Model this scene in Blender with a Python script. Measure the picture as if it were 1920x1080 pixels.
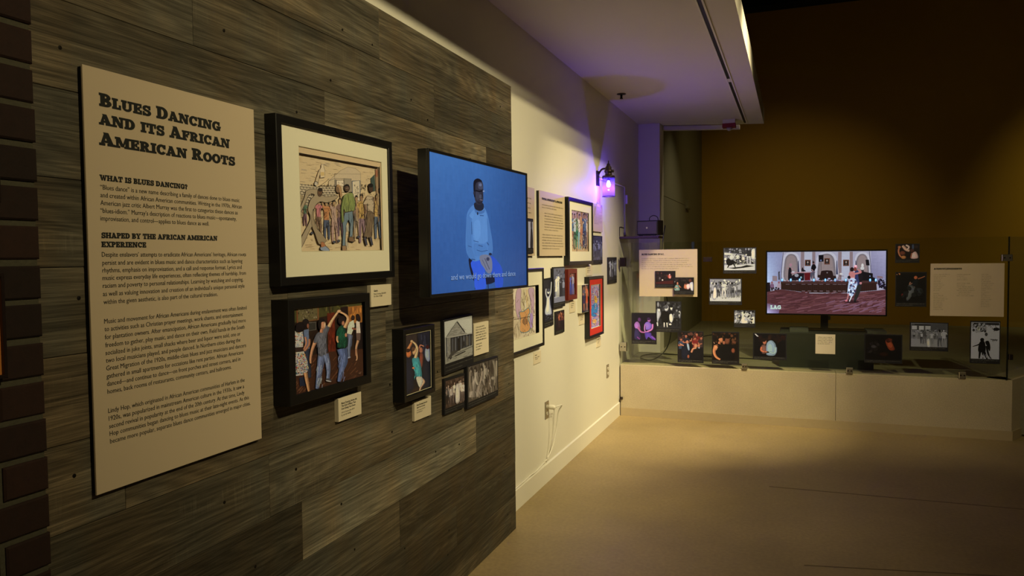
import bpy, math, random
import numpy as np
from mathutils import Matrix, Vector, Euler

# ------------------------------------------------------------------ clear
for o in list(bpy.data.objects):
    bpy.data.objects.remove(o)
S = bpy.context.scene
C = S.collection
PI = math.pi

# ------------------------------------------------------------------ camera, world, lights, exposure
cam_d = bpy.data.cameras.new('camera')
cam_d.sensor_width = 36.0
cam_d.lens = 26.29
cam_d.clip_start = 0.02
cam = bpy.data.objects.new('camera', cam_d)
C.objects.link(cam)
cam.matrix_world = Matrix(((0.93545305, -0.00458753, 0.3534212, 0.0),
                           (0.35328623, 0.04266098, -0.93454207, 0.0),
                           (-0.01079005, 0.99907907, 0.04152805, 1.52),
                           (0, 0, 0, 1)))
S.camera = cam
S.view_settings.view_transform = 'Standard'
S.view_settings.look = 'None'
S.view_settings.gamma = 1.0
S.view_settings.use_curve_mapping = False
S.view_settings.exposure = 0.0

world = bpy.data.worlds.new('dim_room')
S.world = world
world.use_nodes = True
bg = world.node_tree.nodes['Background']
bg.inputs[0].default_value = (1.0, 0.8, 0.5, 1)
bg.inputs[1].default_value = 0.0015

WARM = (1.0, 0.83, 0.46)

def spot(name, loc, aim, power, angle=70, blend=0.8, col=WARM, rad=0.04):
    d = bpy.data.lights.new(name, 'SPOT')
    d.energy = power
    d.color = col
    d.spot_size = math.radians(angle)
    d.spot_blend = blend
    d.shadow_soft_size = rad
    o = bpy.data.objects.new(name, d)
    C.objects.link(o)
    o.location = loc
    o.rotation_euler = (Vector(aim) - Vector(loc)).to_track_quat('-Z', 'Y').to_euler()
    return o

# track spotlights hung beyond the soffit, aimed at the left wall and the floor
spot('track_spot', (2.0, 0.65, 3.58), (-1.45, 2.05, 1.70), 235, 58, 1.0)
spot('track_spot', (2.0, 1.9, 3.58), (-1.45, 3.15, 1.55), 260, 58, 1.0)
spot('track_spot', (2.0, 3.1, 3.72), (-1.56, 4.7, 1.35), 370, 50, 0.9)
spot('track_spot', (1.6, 4.6, 3.80), (-1.56, 5.85, 1.15), 430, 45, 0.8)
spot('track_spot', (1.5, 3.2, 4.6), (-1.15, 4.3, 0.0), 120, 46, 1.0)  # added floor fill, stands in for bounce along the white wall
spot('track_spot', (0.7, 4.4, 4.4), (-1.05, 6.9, 0.3), 860, 40, 1.0)
spot('track_spot', (0.9, 3.0, 4.6), (0.0, 6.99, 1.0), 215, 40, 1.0)
spot('track_spot', (2.2, 3.0, 4.6), (1.4, 6.99, 1.0), 150, 36, 1.0)
# added fill spots behind the visitor; their floor bounce brightens the soffit
spot('fill_spot', (1.6, -1.4, 5.0), (1.2, -1.3, 0.0), 170, 60, 1.0)
spot('fill_spot', (-0.1, -0.6, 2.85), (-0.2, -0.6, 0.0), 26, 100, 1.0)
# wall washers on the ochre wall behind the glass
spot('wall_washer', (0.6, 8.2, 4.9), (-0.4, 12.0, 0.3), 85, 70, 1.0, (1.0, 0.78, 0.30))
spot('wall_washer', (3.4, 8.6, 4.9), (4.3, 12.0, 1.4), 120, 62, 1.0, (1.0, 0.86, 0.32))
spot('case_spot', (-0.3, 8.8, 3.9), (-1.0, 9.0, 0.5), 60, 75, 1.0, (1.0, 0.85, 0.5))

# ------------------------------------------------------------------ colour helpers
def lin1(c):
    c = max(0.0, min(1.0, c / 255.0))
    return c / 12.92 if c <= 0.04045 else ((c + 0.055) / 1.055) ** 2.4

def rgb(r, g, b, k=1.0):
    return (lin1(r) * k, lin1(g) * k, lin1(b) * k, 1.0)

# ------------------------------------------------------------------ materials
MATS = {}
def nt(name):
    m = bpy.data.materials.new(name)
    m.use_nodes = True
    t = m.node_tree
    b = t.nodes['Principled BSDF']
    MATS[name] = m
    return m, t, b

def N(t, kind, **kw):
    n = t.nodes.new(kind)
    for k, v in kw.items():
        setattr(n, k, v)
    return n

def mat(name, col, rough=0.6, metal=0.0, noise=0.06, scale=30.0, bump=0.0, bscale=200.0, coat=0.0, spec=0.5, detail=4.0):
    """plain painted / moulded material with a faint procedural variation"""
    if name in MATS:
        return MATS[name]
    m, t, b = nt(name)
    tc = N(t, 'ShaderNodeTexCoord')
    nz = N(t, 'ShaderNodeTexNoise')
    nz.inputs['Scale'].default_value = scale
    nz.inputs['Detail'].default_value = detail
    t.links.new(tc.outputs['Object'], nz.inputs['Vector'])
    mr = N(t, 'ShaderNodeMapRange')
    mr.inputs[3].default_value = 1.0 - noise
    mr.inputs[4].default_value = 1.0 + noise
    t.links.new(nz.outputs['Fac'], mr.inputs[0])
    mx = N(t, 'ShaderNodeVectorMath', operation='SCALE')
    mx.inputs[0].default_value = col[:3]
    t.links.new(mr.outputs[0], mx.inputs['Scale'])
    t.links.new(mx.outputs[0], b.inputs['Base Color'])
    b.inputs['Roughness'].default_value = rough
    b.inputs['Metallic'].default_value = metal
    b.inputs['Coat Weight'].default_value = coat
    b.inputs['Coat Roughness'].default_value = 0.08
    b.inputs['Specular IOR Level'].default_value = spec
    if bump > 0:
        n2 = N(t, 'ShaderNodeTexNoise')
        n2.inputs['Scale'].default_value = bscale
        n2.inputs['Detail'].default_value = 3.0
        t.links.new(tc.outputs['Object'], n2.inputs['Vector'])
        bp = N(t, 'ShaderNodeBump')
        bp.inputs['Strength'].default_value = bump
        bp.inputs['Distance'].default_value = 0.004
        t.links.new(n2.outputs['Fac'], bp.inputs['Height'])
        t.links.new(bp.outputs[0], b.inputs['Normal'])
    return m

def mat_wood_plank():
    m, t, b = nt('weathered_plank')
    L = t.links.new
    tc = N(t, 'ShaderNodeTexCoord')
    oi = N(t, 'ShaderNodeObjectInfo')
    # shift every plank to its own piece of grain
    sc = N(t, 'ShaderNodeMath', operation='MULTIPLY'); sc.inputs[1].default_value = 37.0
    L(oi.outputs['Random'], sc.inputs[0])
    cb = N(t, 'ShaderNodeCombineXYZ'); L(sc.outputs[0], cb.inputs[0]); L(sc.outputs[0], cb.inputs[2])
    ad = N(t, 'ShaderNodeVectorMath', operation='ADD'); L(tc.outputs['Object'], ad.inputs[0]); L(cb.outputs[0], ad.inputs[1])
    def mapped(vec, s):
        mp = N(t, 'ShaderNodeMapping'); mp.inputs['Scale'].default_value = s; L(vec, mp.inputs[0]); return mp.outputs[0]
    def noise(vec, scale, det=4, rough=.6, dist=0.0):
        n = N(t, 'ShaderNodeTexNoise'); n.inputs['Scale'].default_value = scale; n.inputs['Detail'].default_value = det
        n.inputs['Roughness'].default_value = rough; n.inputs['Distortion'].default_value = dist; L(vec, n.inputs['Vector']); return n.outputs['Fac']
    def mrange(v, a, b_, c, d):
        n = N(t, 'ShaderNodeMapRange'); n.inputs[1].default_value = a; n.inputs[2].default_value = b_
        n.inputs[3].default_value = c; n.inputs[4].default_value = d; L(v, n.inputs[0]); return n.outputs[0]
    def mul(a, c):
        n = N(t, 'ShaderNodeMath', operation='MULTIPLY'); L(a, n.inputs[0]); L(c, n.inputs[1]); return n.outputs[0]
    v = ad.outputs[0]
    fine = noise(mapped(v, (1, 5.0, 1)), 1.0, 2)
    # long fibres along the plank (local y), tight across (local z)
    fib = noise(mapped(v, (1, 2.6, 150)), 1.0, 6, .72)
    fib2 = noise(mapped(v, (1, 9.0, 520)), 1.0, 3, .65)
    # cathedral grain: rings bent by slow noise
    bend = noise(mapped(v, (1, .7, 7.5)), 1.0, 2, .4, .35)
    rg = N(t, 'ShaderNodeMath', operation='MULTIPLY'); rg.inputs[1].default_value = 120.0; L(bend, rg.inputs[0])
    sn = N(t, 'ShaderNodeMath', operation='SINE'); L(rg.outputs[0], sn.inputs[0])
    cath = mrange(sn.outputs[0], -1, 1, 0, 1)
    tone = noise(mapped(v, (1, .9, 9.0)), 1.0, 3, .55)
    half = noise(mapped(v, (1, 0.6, 11.0)), 1.0, 1, .3)
    saw = noise(mapped(v, (1, 110.0, 7.0)), 1.0, 3, .7)
    sawmask = mrange(noise(mapped(v, (1, 2.0, 9)), 1.0, 2), .52, .68, 0, 1)
    # combine a grain value
    a1 = mrange(fib, .32, .68, .50, 1.5)
    a2 = mrange(fib2, .35, .65, .72, 1.28)
    a3 = mrange(cath, 0, 1, .78, 1.12)
    a4 = mrange(tone, .3, .7, .62, 1.38)
    a5 = mrange(half, .35, .65, .78, 1.22)
    g = mul(mul(mul(a1, a2), mul(a3, a4)), a5)
    sw = mul(mrange(saw, .52, .72, 0, .45), sawmask)
    adn = N(t, 'ShaderNodeMath', operation='ADD'); L(g, adn.inputs[0]); L(sw, adn.inputs[1])
    # hue drifts between grey and brown
    mxc = N(t, 'ShaderNodeMix', data_type='RGBA'); L(mrange(fine, .35, .65, 0, 1), mxc.inputs[0])
    mxc.inputs[6].default_value = (0.118, 0.108, 0.081, 1)
    mxc.inputs[7].default_value = (0.140, 0.108, 0.066, 1)
    s1 = N(t, 'ShaderNodeVectorMath', operation='SCALE'); L(mxc.outputs[2], s1.inputs[0]); L(adn.outputs[0], s1.inputs['Scale'])
    s2 = N(t, 'ShaderNodeVectorMath', operation='MULTIPLY'); L(s1.outputs[0], s2.inputs[0]); L(oi.outputs['Color'], s2.inputs[1])
    L(s2.outputs[0], b.inputs['Base Color'])
    b.inputs['Roughness'].default_value = 0.55
    b.inputs['Specular IOR Level'].default_value = 0.3
    bp = N(t, 'ShaderNodeBump'); bp.inputs['Strength'].default_value = 0.35; bp.inputs['Distance'].default_value = 0.002
    L(adn.outputs[0], bp.inputs['Height']); L(bp.outputs[0], b.inputs['Normal'])
    return m

def mat_brick():
    m, t, b = nt('red_brick')
    L = t.links.new
    tc = N(t, 'ShaderNodeTexCoord'); oi = N(t, 'ShaderNodeObjectInfo')
    nz = N(t, 'ShaderNodeTexNoise'); nz.inputs['Scale'].default_value = 45; nz.inputs['Detail'].default_value = 6
    L(tc.outputs['Object'], nz.inputs['Vector'])
    cr = N(t, 'ShaderNodeMix', data_type='RGBA'); L(nz.outputs['Fac'], cr.inputs[0])
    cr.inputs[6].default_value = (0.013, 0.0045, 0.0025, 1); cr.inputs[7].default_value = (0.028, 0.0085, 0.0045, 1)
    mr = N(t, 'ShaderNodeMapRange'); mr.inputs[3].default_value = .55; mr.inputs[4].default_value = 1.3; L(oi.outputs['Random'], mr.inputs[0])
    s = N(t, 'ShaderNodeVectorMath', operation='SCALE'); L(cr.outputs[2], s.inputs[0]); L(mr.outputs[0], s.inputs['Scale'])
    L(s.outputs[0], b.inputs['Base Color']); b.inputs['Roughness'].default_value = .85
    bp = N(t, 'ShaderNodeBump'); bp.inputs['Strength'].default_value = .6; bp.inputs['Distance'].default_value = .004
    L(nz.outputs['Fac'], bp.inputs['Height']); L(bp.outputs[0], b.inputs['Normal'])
    return m

def mat_concrete(name, c1, c2, rough=.5, scale=1.2, bump=.05):
    m, t, b = nt(name)
    L = t.links.new
    tc = N(t, 'ShaderNodeTexCoord')
    n1 = N(t, 'ShaderNodeTexNoise'); n1.inputs['Scale'].default_value = scale; n1.inputs['Detail'].default_value = 7; n1.inputs['Roughness'].default_value = .62
    L(tc.outputs['Object'], n1.inputs['Vector'])
    n2 = N(t, 'ShaderNodeTexNoise'); n2.inputs['Scale'].default_value = scale * 45; n2.inputs['Detail'].default_value = 3
    L(tc.outputs['Object'], n2.inputs['Vector'])
    mr = N(t, 'ShaderNodeMapRange'); mr.inputs[1].default_value = .3; mr.inputs[2].default_value = .7; L(n1.outputs['Fac'], mr.inputs[0])
    mx = N(t, 'ShaderNodeMix', data_type='RGBA'); L(mr.outputs[0], mx.inputs[0]); mx.inputs[6].default_value = c1; mx.inputs[7].default_value = c2
    m2 = N(t, 'ShaderNodeMapRange'); m2.inputs[1].default_value = .3; m2.inputs[2].default_value = .7; m2.inputs[3].default_value = .9; m2.inputs[4].default_value = 1.08
    L(n2.outputs['Fac'], m2.inputs[0])
    s = N(t, 'ShaderNodeVectorMath', operation='SCALE'); L(mx.outputs[2], s.inputs[0]); L(m2.outputs[0], s.inputs['Scale'])
    L(s.outputs[0], b.inputs['Base Color'])
    r = N(t, 'ShaderNodeMapRange'); r.inputs[3].default_value = rough - .1; r.inputs[4].default_value = rough + .15; L(n1.outputs['Fac'], r.inputs[0])
    L(r.outputs[0], b.inputs['Roughness'])
    bp = N(t, 'ShaderNodeBump'); bp.inputs['Strength'].default_value = bump; bp.inputs['Distance'].default_value = .003
    L(n2.outputs['Fac'], bp.inputs['Height']); L(bp.outputs[0], b.inputs['Normal'])
    return m

def mat_glass(name, tint, gloss=1.0, refl=(1, 1, 1, 1)):
    m = bpy.data.materials.new(name); m.use_nodes = True; MATS[name] = m
    t = m.node_tree; t.nodes.clear(); L = t.links.new
    o = N(t, 'ShaderNodeOutputMaterial'); mx = N(t, 'ShaderNodeMixShader')
    tr = N(t, 'ShaderNodeBsdfTransparent'); tr.inputs[0].default_value = tint
    gl = N(t, 'ShaderNodeBsdfGlossy'); gl.inputs['Roughness'].default_value = 0.02; gl.inputs[0].default_value = refl
    fr = N(t, 'ShaderNodeFresnel')
    ge = N(t, 'ShaderNodeNewGeometry'); ir = N(t, 'ShaderNodeMapRange'); ir.inputs[3].default_value = 1.45; ir.inputs[4].default_value = 1 / 1.45
    L(ge.outputs['Backfacing'], ir.inputs[0]); L(ir.outputs[0], fr.inputs[0])
    mu = N(t, 'ShaderNodeMath', operation='MULTIPLY'); mu.inputs[1].default_value = gloss
    L(fr.outputs[0], mu.inputs[0]); L(mu.outputs[0], mx.inputs[0]); L(tr.outputs[0], mx.inputs[1]); L(gl.outputs[0], mx.inputs[2]); L(mx.outputs[0], o.inputs[0])
    return m

def mat_print(name, rough=.45, coat=0.0, emit=0.0, noise=0.10, scale=160.0, stretch=(1, 1, 1)):
    """flat print: colour comes from the per-face 'ink' attribute"""
    m, t, b = nt(name)
    L = t.links.new
    at = N(t, 'ShaderNodeAttribute'); at.attribute_name = 'ink'
    tc = N(t, 'ShaderNodeTexCoord'); mp = N(t, 'ShaderNodeMapping'); mp.inputs['Scale'].default_value = stretch
    L(tc.outputs['Object'], mp.inputs[0])
    nz = N(t, 'ShaderNodeTexNoise'); nz.inputs['Scale'].default_value = scale; nz.inputs['Detail'].default_value = 4; nz.inputs['Roughness'].default_value = .7
    L(mp.outputs[0], nz.inputs['Vector'])
    mr = N(t, 'ShaderNodeMapRange'); mr.inputs[1].default_value = .25; mr.inputs[2].default_value = .75
    mr.inputs[3].default_value = 1 - noise; mr.inputs[4].default_value = 1 + noise; L(nz.outputs['Fac'], mr.inputs[0])
    s = N(t, 'ShaderNodeVectorMath', operation='SCALE'); L(at.outputs['Color'], s.inputs[0]); L(mr.outputs[0], s.inputs['Scale'])
    if emit > 0:
        b.inputs['Base Color'].default_value = (.004, .004, .005, 1)
        L(s.outputs[0], b.inputs['Emission Color']); b.inputs['Emission Strength'].default_value = emit
        b.inputs['Roughness'].default_value = .25
    else:
        L(s.outputs[0], b.inputs['Base Color']); b.inputs['Roughness'].default_value = rough
    b.inputs['Coat Weight'].default_value = coat; b.inputs['Coat Roughness'].default_value = .05
    return m

def mat_emit(name, col, st):
    m, t, b = nt(name)
    b.inputs['Base Color'].default_value = (0, 0, 0, 1)
    b.inputs['Emission Color'].default_value = col; b.inputs['Emission Strength'].default_value = st
    return m

M_WALL = mat('white_wall_paint', (0.78, 0.76, 0.66), .6, noise=.02, scale=3, bump=.08, bscale=350)
M_CEIL = mat('ceiling_paint', (0.70, 0.66, 0.56), .75, noise=.02, scale=3)
M_TRIM = mat('trim_paint', (0.80, 0.78, 0.68), .4, noise=.02, scale=6)
M_OLIVE = mat('grey_green_paint', (0.25, 0.24, 0.165), .7, noise=.03, scale=2)
M_OCHRE = mat('ochre_wall_paint', (0.50, 0.285, 0.010), .7, noise=.05, scale=.7, bump=.05)
M_DARK = mat('dark_ceiling_paint', (0.01, 0.009, 0.008), .9)
M_REAR = mat('rear_wall_paint', (0.30, 0.25, 0.17), .8)
M_FLOOR = mat_concrete('polished_concrete_floor', (0.31, 0.230, 0.100, 1), (0.44, 0.330, 0.150, 1), .46, 1.1)
M_LEDGE = mat_concrete('sandy_concrete', (0.48, 0.41, 0.28, 1), (0.56, 0.48, 0.33, 1), .7, 2.5, .15)
M_PLAT = mat_concrete('platform_surface', (0.28, 0.26, 0.19, 1), (0.36, 0.34, 0.25, 1), .5, 1.5)
M_PLANK = mat_wood_plank()
M_BRICK = mat_brick()
M_MORTAR = mat('grey_mortar', (0.075, 0.070, 0.045), .95, noise=.2, scale=80, bump=.5, bscale=120)
M_NAIL = mat('dark_screw_head', (0.015, 0.012, 0.01), .5, metal=.6)
M_BLACK = mat('black_satin_frame', (0.006, 0.006, 0.007), .38, noise=.1)
M_BLKFOAM = mat('black_board_edge', (0.006, 0.006, 0.01), .7)
M_TVBLK = mat('black_plastic', (0.008, 0.008, 0.009), .35)
M_MAT = mat('cream_mat_board', (0.82, 0.80, 0.66), .85, noise=.015, scale=90)
M_BEVEL = mat('mat_core', (0.62, 0.58, 0.42), .9)
M_REDMAT = mat('red_mat_board', (0.62, 0.030, 0.018), .7, noise=.03)
M_REDWOOD = mat('dark_red_frame', (0.16, 0.018, 0.012), .4, noise=.15)
M_BOARD = mat('pinkish_display_board', (0.62, 0.51, 0.37), .38, noise=.012, scale=8, spec=.5)
M_CARD = mat('cream_label_card', (0.76, 0.68, 0.52), .6, noise=.015)
M_PLAST = mat('white_plastic', (0.80, 0.77, 0.66), .35)
M_PLATE = mat('steel_wall_plate', (0.42, 0.38, 0.30), .35, metal=.8)
M_INK = mat('black_ink', (0.010, 0.012, 0.012), .6)
M_INKG = mat('soft_grey_ink', (0.30, 0.25, 0.185), .8)
M_INKW = mat('caption_ink', (0.16, 0.16, 0.15), .7)
M_STEEL = mat('brushed_steel', (0.55, 0.52, 0.46), .3, metal=1.0)
M_DKMET = mat('dark_bronze', (0.045, 0.030, 0.028), .4, metal=.7)
M_CABLE = mat('black_cable_rubber', (0.03, 0.028, 0.024), .5)
M_WCABLE = mat('white_cable', (0.80, 0.78, 0.68), .45)
M_CLOTH = mat('dark_grey_green_cloth', (0.034, 0.039, 0.037), .9, noise=.1, scale=60)
M_GREYPAD = mat('grey_pad', (0.10, 0.11, 0.10), .8)
M_REDPL = mat('red_plastic', (0.25, 0.012, 0.02), .4)
M_SHELF = mat('dark_shelf_wood', (0.05, 0.025, 0.03), .5, noise=.2)
M_SPK = mat('speaker_grille_cloth', (0.11, 0.09, 0.095), .8, noise=.3, scale=900)
M_SPKB = mat('speaker_vinyl', (0.018, 0.015, 0.018), .5)
M_ORANGE = mat('orange_print_face', (0.55, 0.20, 0.04), .5, noise=.08, scale=10)
M_GLASS = mat_glass('clear_glass', (0.94, 0.96, 0.90, 1), 1.0)
M_GEDGE = mat('dark_glass_joint', (0.012, 0.014, 0.010), .3)
M_LGLASS = mat_glass('violet_lamp_glass', (0.62, 0.52, 1.0, 1), 1.0, (.6, .4, 1, 1))
def _frost():
    t = M_LGLASS.node_tree; o = [n for n in t.nodes if n.type == 'OUTPUT_MATERIAL'][0]; src = o.inputs[0].links[0].from_socket
    tl = N(t, 'ShaderNodeBsdfTranslucent'); tl.inputs[0].default_value = (.5, .45, .95, 1)
    mx = N(t, 'ShaderNodeMixShader'); mx.inputs[0].default_value = .10
    t.links.new(src, mx.inputs[1]); t.links.new(tl.outputs[0], mx.inputs[2]); t.links.new(mx.outputs[0], o.inputs[0])
_frost()
M_PHOTO = mat_print('photo_print', .42, 0.0, noise=.2, scale=190)
M_PAINT = mat_print('oil_painting_print', .4, .35, noise=.22, scale=120)
M_DRAW = mat_print('pencil_drawing_print', .6, 0, noise=.10, scale=260)
M_SCREEN = mat_print('lit_screen_blue', emit=1.0, noise=.07, scale=30, stretch=(1.6, .5, 1))
M_SCREEN2 = mat_print('lit_screen_hall', emit=1.38, noise=.08, scale=55, stretch=(.7, 1.3, 1))
M_BULB = mat_emit('violet_bulb_glow', (0.45, 0.55, 1.0, 1), 14.0)
M_BLUEHALO = mat_emit('violet_led_strip', (0.15, 0.55, 1.0, 1), 1.6)

# ------------------------------------------------------------------ mesh helpers
class MB:
    """collects boxes, tubes and prisms, then links ONE mesh object"""
    def __init__(s):
        s.v = []; s.f = []; s.sm = []
    def box(s, x0, x1, y0, y1, z0, z1):
        b = len(s.v)
        s.v += [(x0, y0, z0), (x1, y0, z0), (x1, y1, z0), (x0, y1, z0), (x0, y0, z1), (x1, y0, z1), (x1, y1, z1), (x0, y1, z1)]
        for q in ((0, 3, 2, 1), (4, 5, 6, 7), (0, 1, 5, 4), (1, 2, 6, 5), (2, 3, 7, 6), (3, 0, 4, 7)):
            s.f.append(tuple(b + i for i in q)); s.sm.append(False)
        return s
    def cbox(s, x0, x1, y0, y1, z0, z1, c=.003):
        """box whose +z face is chamfered"""
        b = len(s.v)
        s.v += [(x0, y0, z0), (x1, y0, z0), (x1, y1, z0), (x0, y1, z0), (x0, y0, z1 - c), (x1, y0, z1 - c), (x1, y1, z1 - c), (x0, y1, z1 - c),
                (x0 + c, y0 + c, z1), (x1 - c, y0 + c, z1), (x1 - c, y1 - c, z1), (x0 + c, y1 - c, z1)]
        for q in ((0, 3, 2, 1), (0, 1, 5, 4), (1, 2, 6, 5), (2, 3, 7, 6), (3, 0, 4, 7), (4, 5, 9, 8), (5, 6, 10, 9), (6, 7, 11, 10), (7, 4, 8, 11), (8, 9, 10, 11)):
            s.f.append(tuple(b + i for i in q)); s.sm.append(False)
        return s
    def quad(s, a, b_, c, d):
        b = len(s.v); s.v += [a, b_, c, d]; s.f.append((b, b + 1, b + 2, b + 3)); s.sm.append(False); return s
    def ring(s, x0, x1, y0, y1, w, za, zb, inset_z=None, c=.003):
        """picture-frame moulding with mitred corners; lies in x-y, thickness in z"""
        o = [(x0, y0), (x1, y0), (x1, y1), (x0, y1)]
        sg = [(1, 1), (-1, 1), (-1, -1), (1, -1)]
        prof = [(0, za), (0, zb - c), (c, zb), (w - c, zb), (w, zb - c), (w, za)]
        b = len(s.v)
        for (px, py), (sx, sy) in zip(o, sg):
            for (d, z) in prof:
                s.v.append((px + sx * d, py + sy * d, z))
        n = len(prof)
        for k in range(4):
            k2 = (k + 1) % 4
            for i in range(n):
                j = (i + 1) % n
                s.f.append((b + k * n + i, b + k2 * n + i, b + k2 * n + j, b + k * n + j)); s.sm.append(False)
        return s
    def tube(s, pts, r, seg=8, caps=True):
        pts = [Vector(p) for p in pts]
        b = len(s.v); n = len(pts)
        up = Vector((0, 0, 1))
        prev = None
        for i, p in enumerate(pts):
            d = (pts[min(i + 1, n - 1)] - pts[max(i - 1, 0)]).normalized()
            if prev is None:
                a = d.orthogonal().normalized()
            else:
                a = (prev - d * prev.dot(d))
                a = a.normalized() if a.length > 1e-6 else d.orthogonal().normalized()
            prev = a
            c = d.cross(a)
            rr = r[i] if isinstance(r, (list, tuple)) else r
            for k in range(seg):
                t = 2 * PI * k / seg
                s.v.append(tuple(p + a * math.cos(t) * rr + c * math.sin(t) * rr))
        for i in range(n - 1):
            for k in range(seg):
                k2 = (k + 1) % seg
                s.f.append((b + i * seg + k, b + i * seg + k2, b + (i + 1) * seg + k2, b + (i + 1) * seg + k)); s.sm.append(True)
        if caps:
            s.f.append(tuple(b + k for k in range(seg))[::-1]); s.sm.append(False)
            s.f.append(tuple(b + (n - 1) * seg + k for k in range(seg))); s.sm.append(False)
        return s
    def lathe(s, prof, cx=0, cy=0, cz=0, seg=24):
        """profile of (r, z) turned about z"""
        b = len(s.v); n = len(prof)
        for r, z in prof:
            for k in range(seg):
                t = 2 * PI * k / seg
                s.v.append((cx + r * math.cos(t), cy + r * math.sin(t), cz + z))
        for i in range(n - 1):
            for k in range(seg):
                k2 = (k + 1) % seg
                s.f.append((b + i * seg + k, b + i * seg + k2, b + (i + 1) * seg + k2, b + (i + 1) * seg + k)); s.sm.append(True)
        s.f.append(tuple(b + k for k in range(seg))[::-1]); s.sm.append(False)
        s.f.append(tuple(b + (n - 1) * seg + k for k in range(seg))); s.sm.append(False)
        return s
    def prism(s, poly, z0, z1):
        b = len(s.v); n = len(poly)
        s.v += [(x, y, z0) for x, y in poly] + [(x, y, z1) for x, y in poly]
        s.f.append(tuple(b + i for i in range(n))[::-1]); s.f.append(tuple(b + n + i for i in range(n))); s.sm += [False, False]
        for i in range(n):
            j = (i + 1) % n
            s.f.append((b + i, b + j, b + n + j, b + n + i)); s.sm.append(False)
        return s
    def build(s, name, m, parent=None, loc=None):
        me = bpy.data.meshes.new(name)
        me.from_pydata(s.v, [], s.f)
        me.polygons.foreach_set('use_smooth', s.sm)
        me.materials.append(m)
        me.update()
        o = bpy.data.objects.new(name, me)
        C.objects.link(o)
        if parent: o.parent = parent
        if loc: o.location = loc
        return o

def tag(o, label=None, cat=None, group=None, kind=None):
    if label: o['label'] = label
    if cat: o['category'] = cat
    if group: o['group'] = group
    if kind: o['kind'] = kind
    return o

def empty(name, loc, label, cat, group=None, rot=None):
    o = bpy.data.objects.new(name, None)
    o.empty_display_size = .05
    C.objects.link(o)
    M = Matrix.Translation(loc)
    if rot is not None:
        M = M @ rot.to_4x4()
    o.matrix_world = M
    return tag(o, label, cat, group)

def struct(name, mb, m, label=None):
    o = mb.build(name, m)
    o['kind'] = 'structure'
    if label: o['label'] = label
    return o

# wall frames: local x runs along the wall (to the viewer's right), y is up, z comes out of the wall
R_LEFT = Matrix(((0, 0, 1), (1, 0, 0), (0, 1, 0)))
R_BACK = Matrix(((1, 0, 0), (0, 0, -1), (0, 1, 0)))

def bezier(pts, n=6):
    """smooth polyline through pts"""
    P = [Vector(p) for p in pts]; out = []
    for i in range(len(P) - 1):
        p0 = P[max(i - 1, 0)]; p1 = P[i]; p2 = P[i + 1]; p3 = P[min(i + 2, len(P) - 1)]
        for k in range(n):
            t = k / n
            out.append(0.5 * ((2 * p1) + (p2 - p0) * t + (2 * p0 - 5 * p1 + 4 * p2 - p3) * t * t + (3 * p1 - p0 - 3 * p2 + p3) * t ** 3))
    out.append(P[-1])
    return [tuple(p) for p in out]

# ------------------------------------------------------------------ the setting
WX = -1.561          # white wall face
PX = -1.4535         # plank face
GY = 6.987           # ledge / glass plane
LZ = 0.489           # ledge height
SZ = 2.911           # soffit underside

struct('floor', MB().box(-1.8, 6.2, -3.2, 7.4, -.12, 0), M_FLOOR)
struct('wall_left', MB().box(-1.75, WX, -3.2, 7.981, 0, 5.3).box(-1.75, -1.337, 7.981, 8.23, 0, 5.3), M_WALL)
struct('wall_left_far', MB().box(-1.75, -1.36, 8.231, 12.0, 0, 5.3), M_OLIVE)
struct('wall_back', MB().box(-1.8, 6.2, 12.0, 12.2, 0, 5.155), M_OCHRE)
struct('wall_right', MB().box(6.0, 6.2, -3.2, 12.0, 0, 5.3), M_REAR)
struct('wall_rear', MB().box(-1.8, 6.2, -3.2, -3.0, 0, 5.3), M_REAR)
struct('ceiling', MB().box(-1.8, 6.2, -3.2, 12.2, 5.3, 5.4), M_DARK)
# exposed dark deck above the ochre wall
struct('trim_1', MB().box(-1.3, 6.0, 11.7, 12.0, 5.155, 5.3), M_DARK)
jt = MB()
for a, b in (((-.15, 5.115), (2.6, 5.15)), ((.05, 3.86), (2.6, 4.36))):
    d_ = Vector((b[0] - a[0], b[1] - a[1])).normalized(); n_ = (-d_.y * .004, d_.x * .004)
    jt.prism([(a[0] - n_[0], a[1] - n_[1]), (b[0] - n_[0], b[1] - n_[1]), (b[0] + n_[0], b[1] + n_[1]), (a[0] + n_[0], a[1] + n_[1])], .0002, .0012)
struct('trim_3', jt, mat('floor_joint_filler', (0.20, 0.145, 0.07), .7))
# dropped soffit over the left side of the room (its far end runs slightly askew)
sof = MB()
pl = [(WX, -3.0), (-.313, -3.0), (-.313, 8.48), (-1.33, 8.14), (-1.337, 7.98), (WX, 7.98)]
sof.prism(pl, SZ, 3.075)
struct('ceiling_soffit', sof, M_CEIL)
hd = MB()
hd.prism([(-1.335, 8.17), (-.56, 8.43), (-.56, 8.50), (-1.335, 8.24)], 2.868, 2.9105)
struct('trim_2', hd, M_CEIL)
struct('baseboard_left', MB().box(WX, -1.551, 3.87, 6.975, 0, .122).quad((-1.551, 3.87, .122), (-1.551, 6.975, .122), (WX, 6.975, .129), (WX, 3.87, .129)), M_TRIM)

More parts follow.
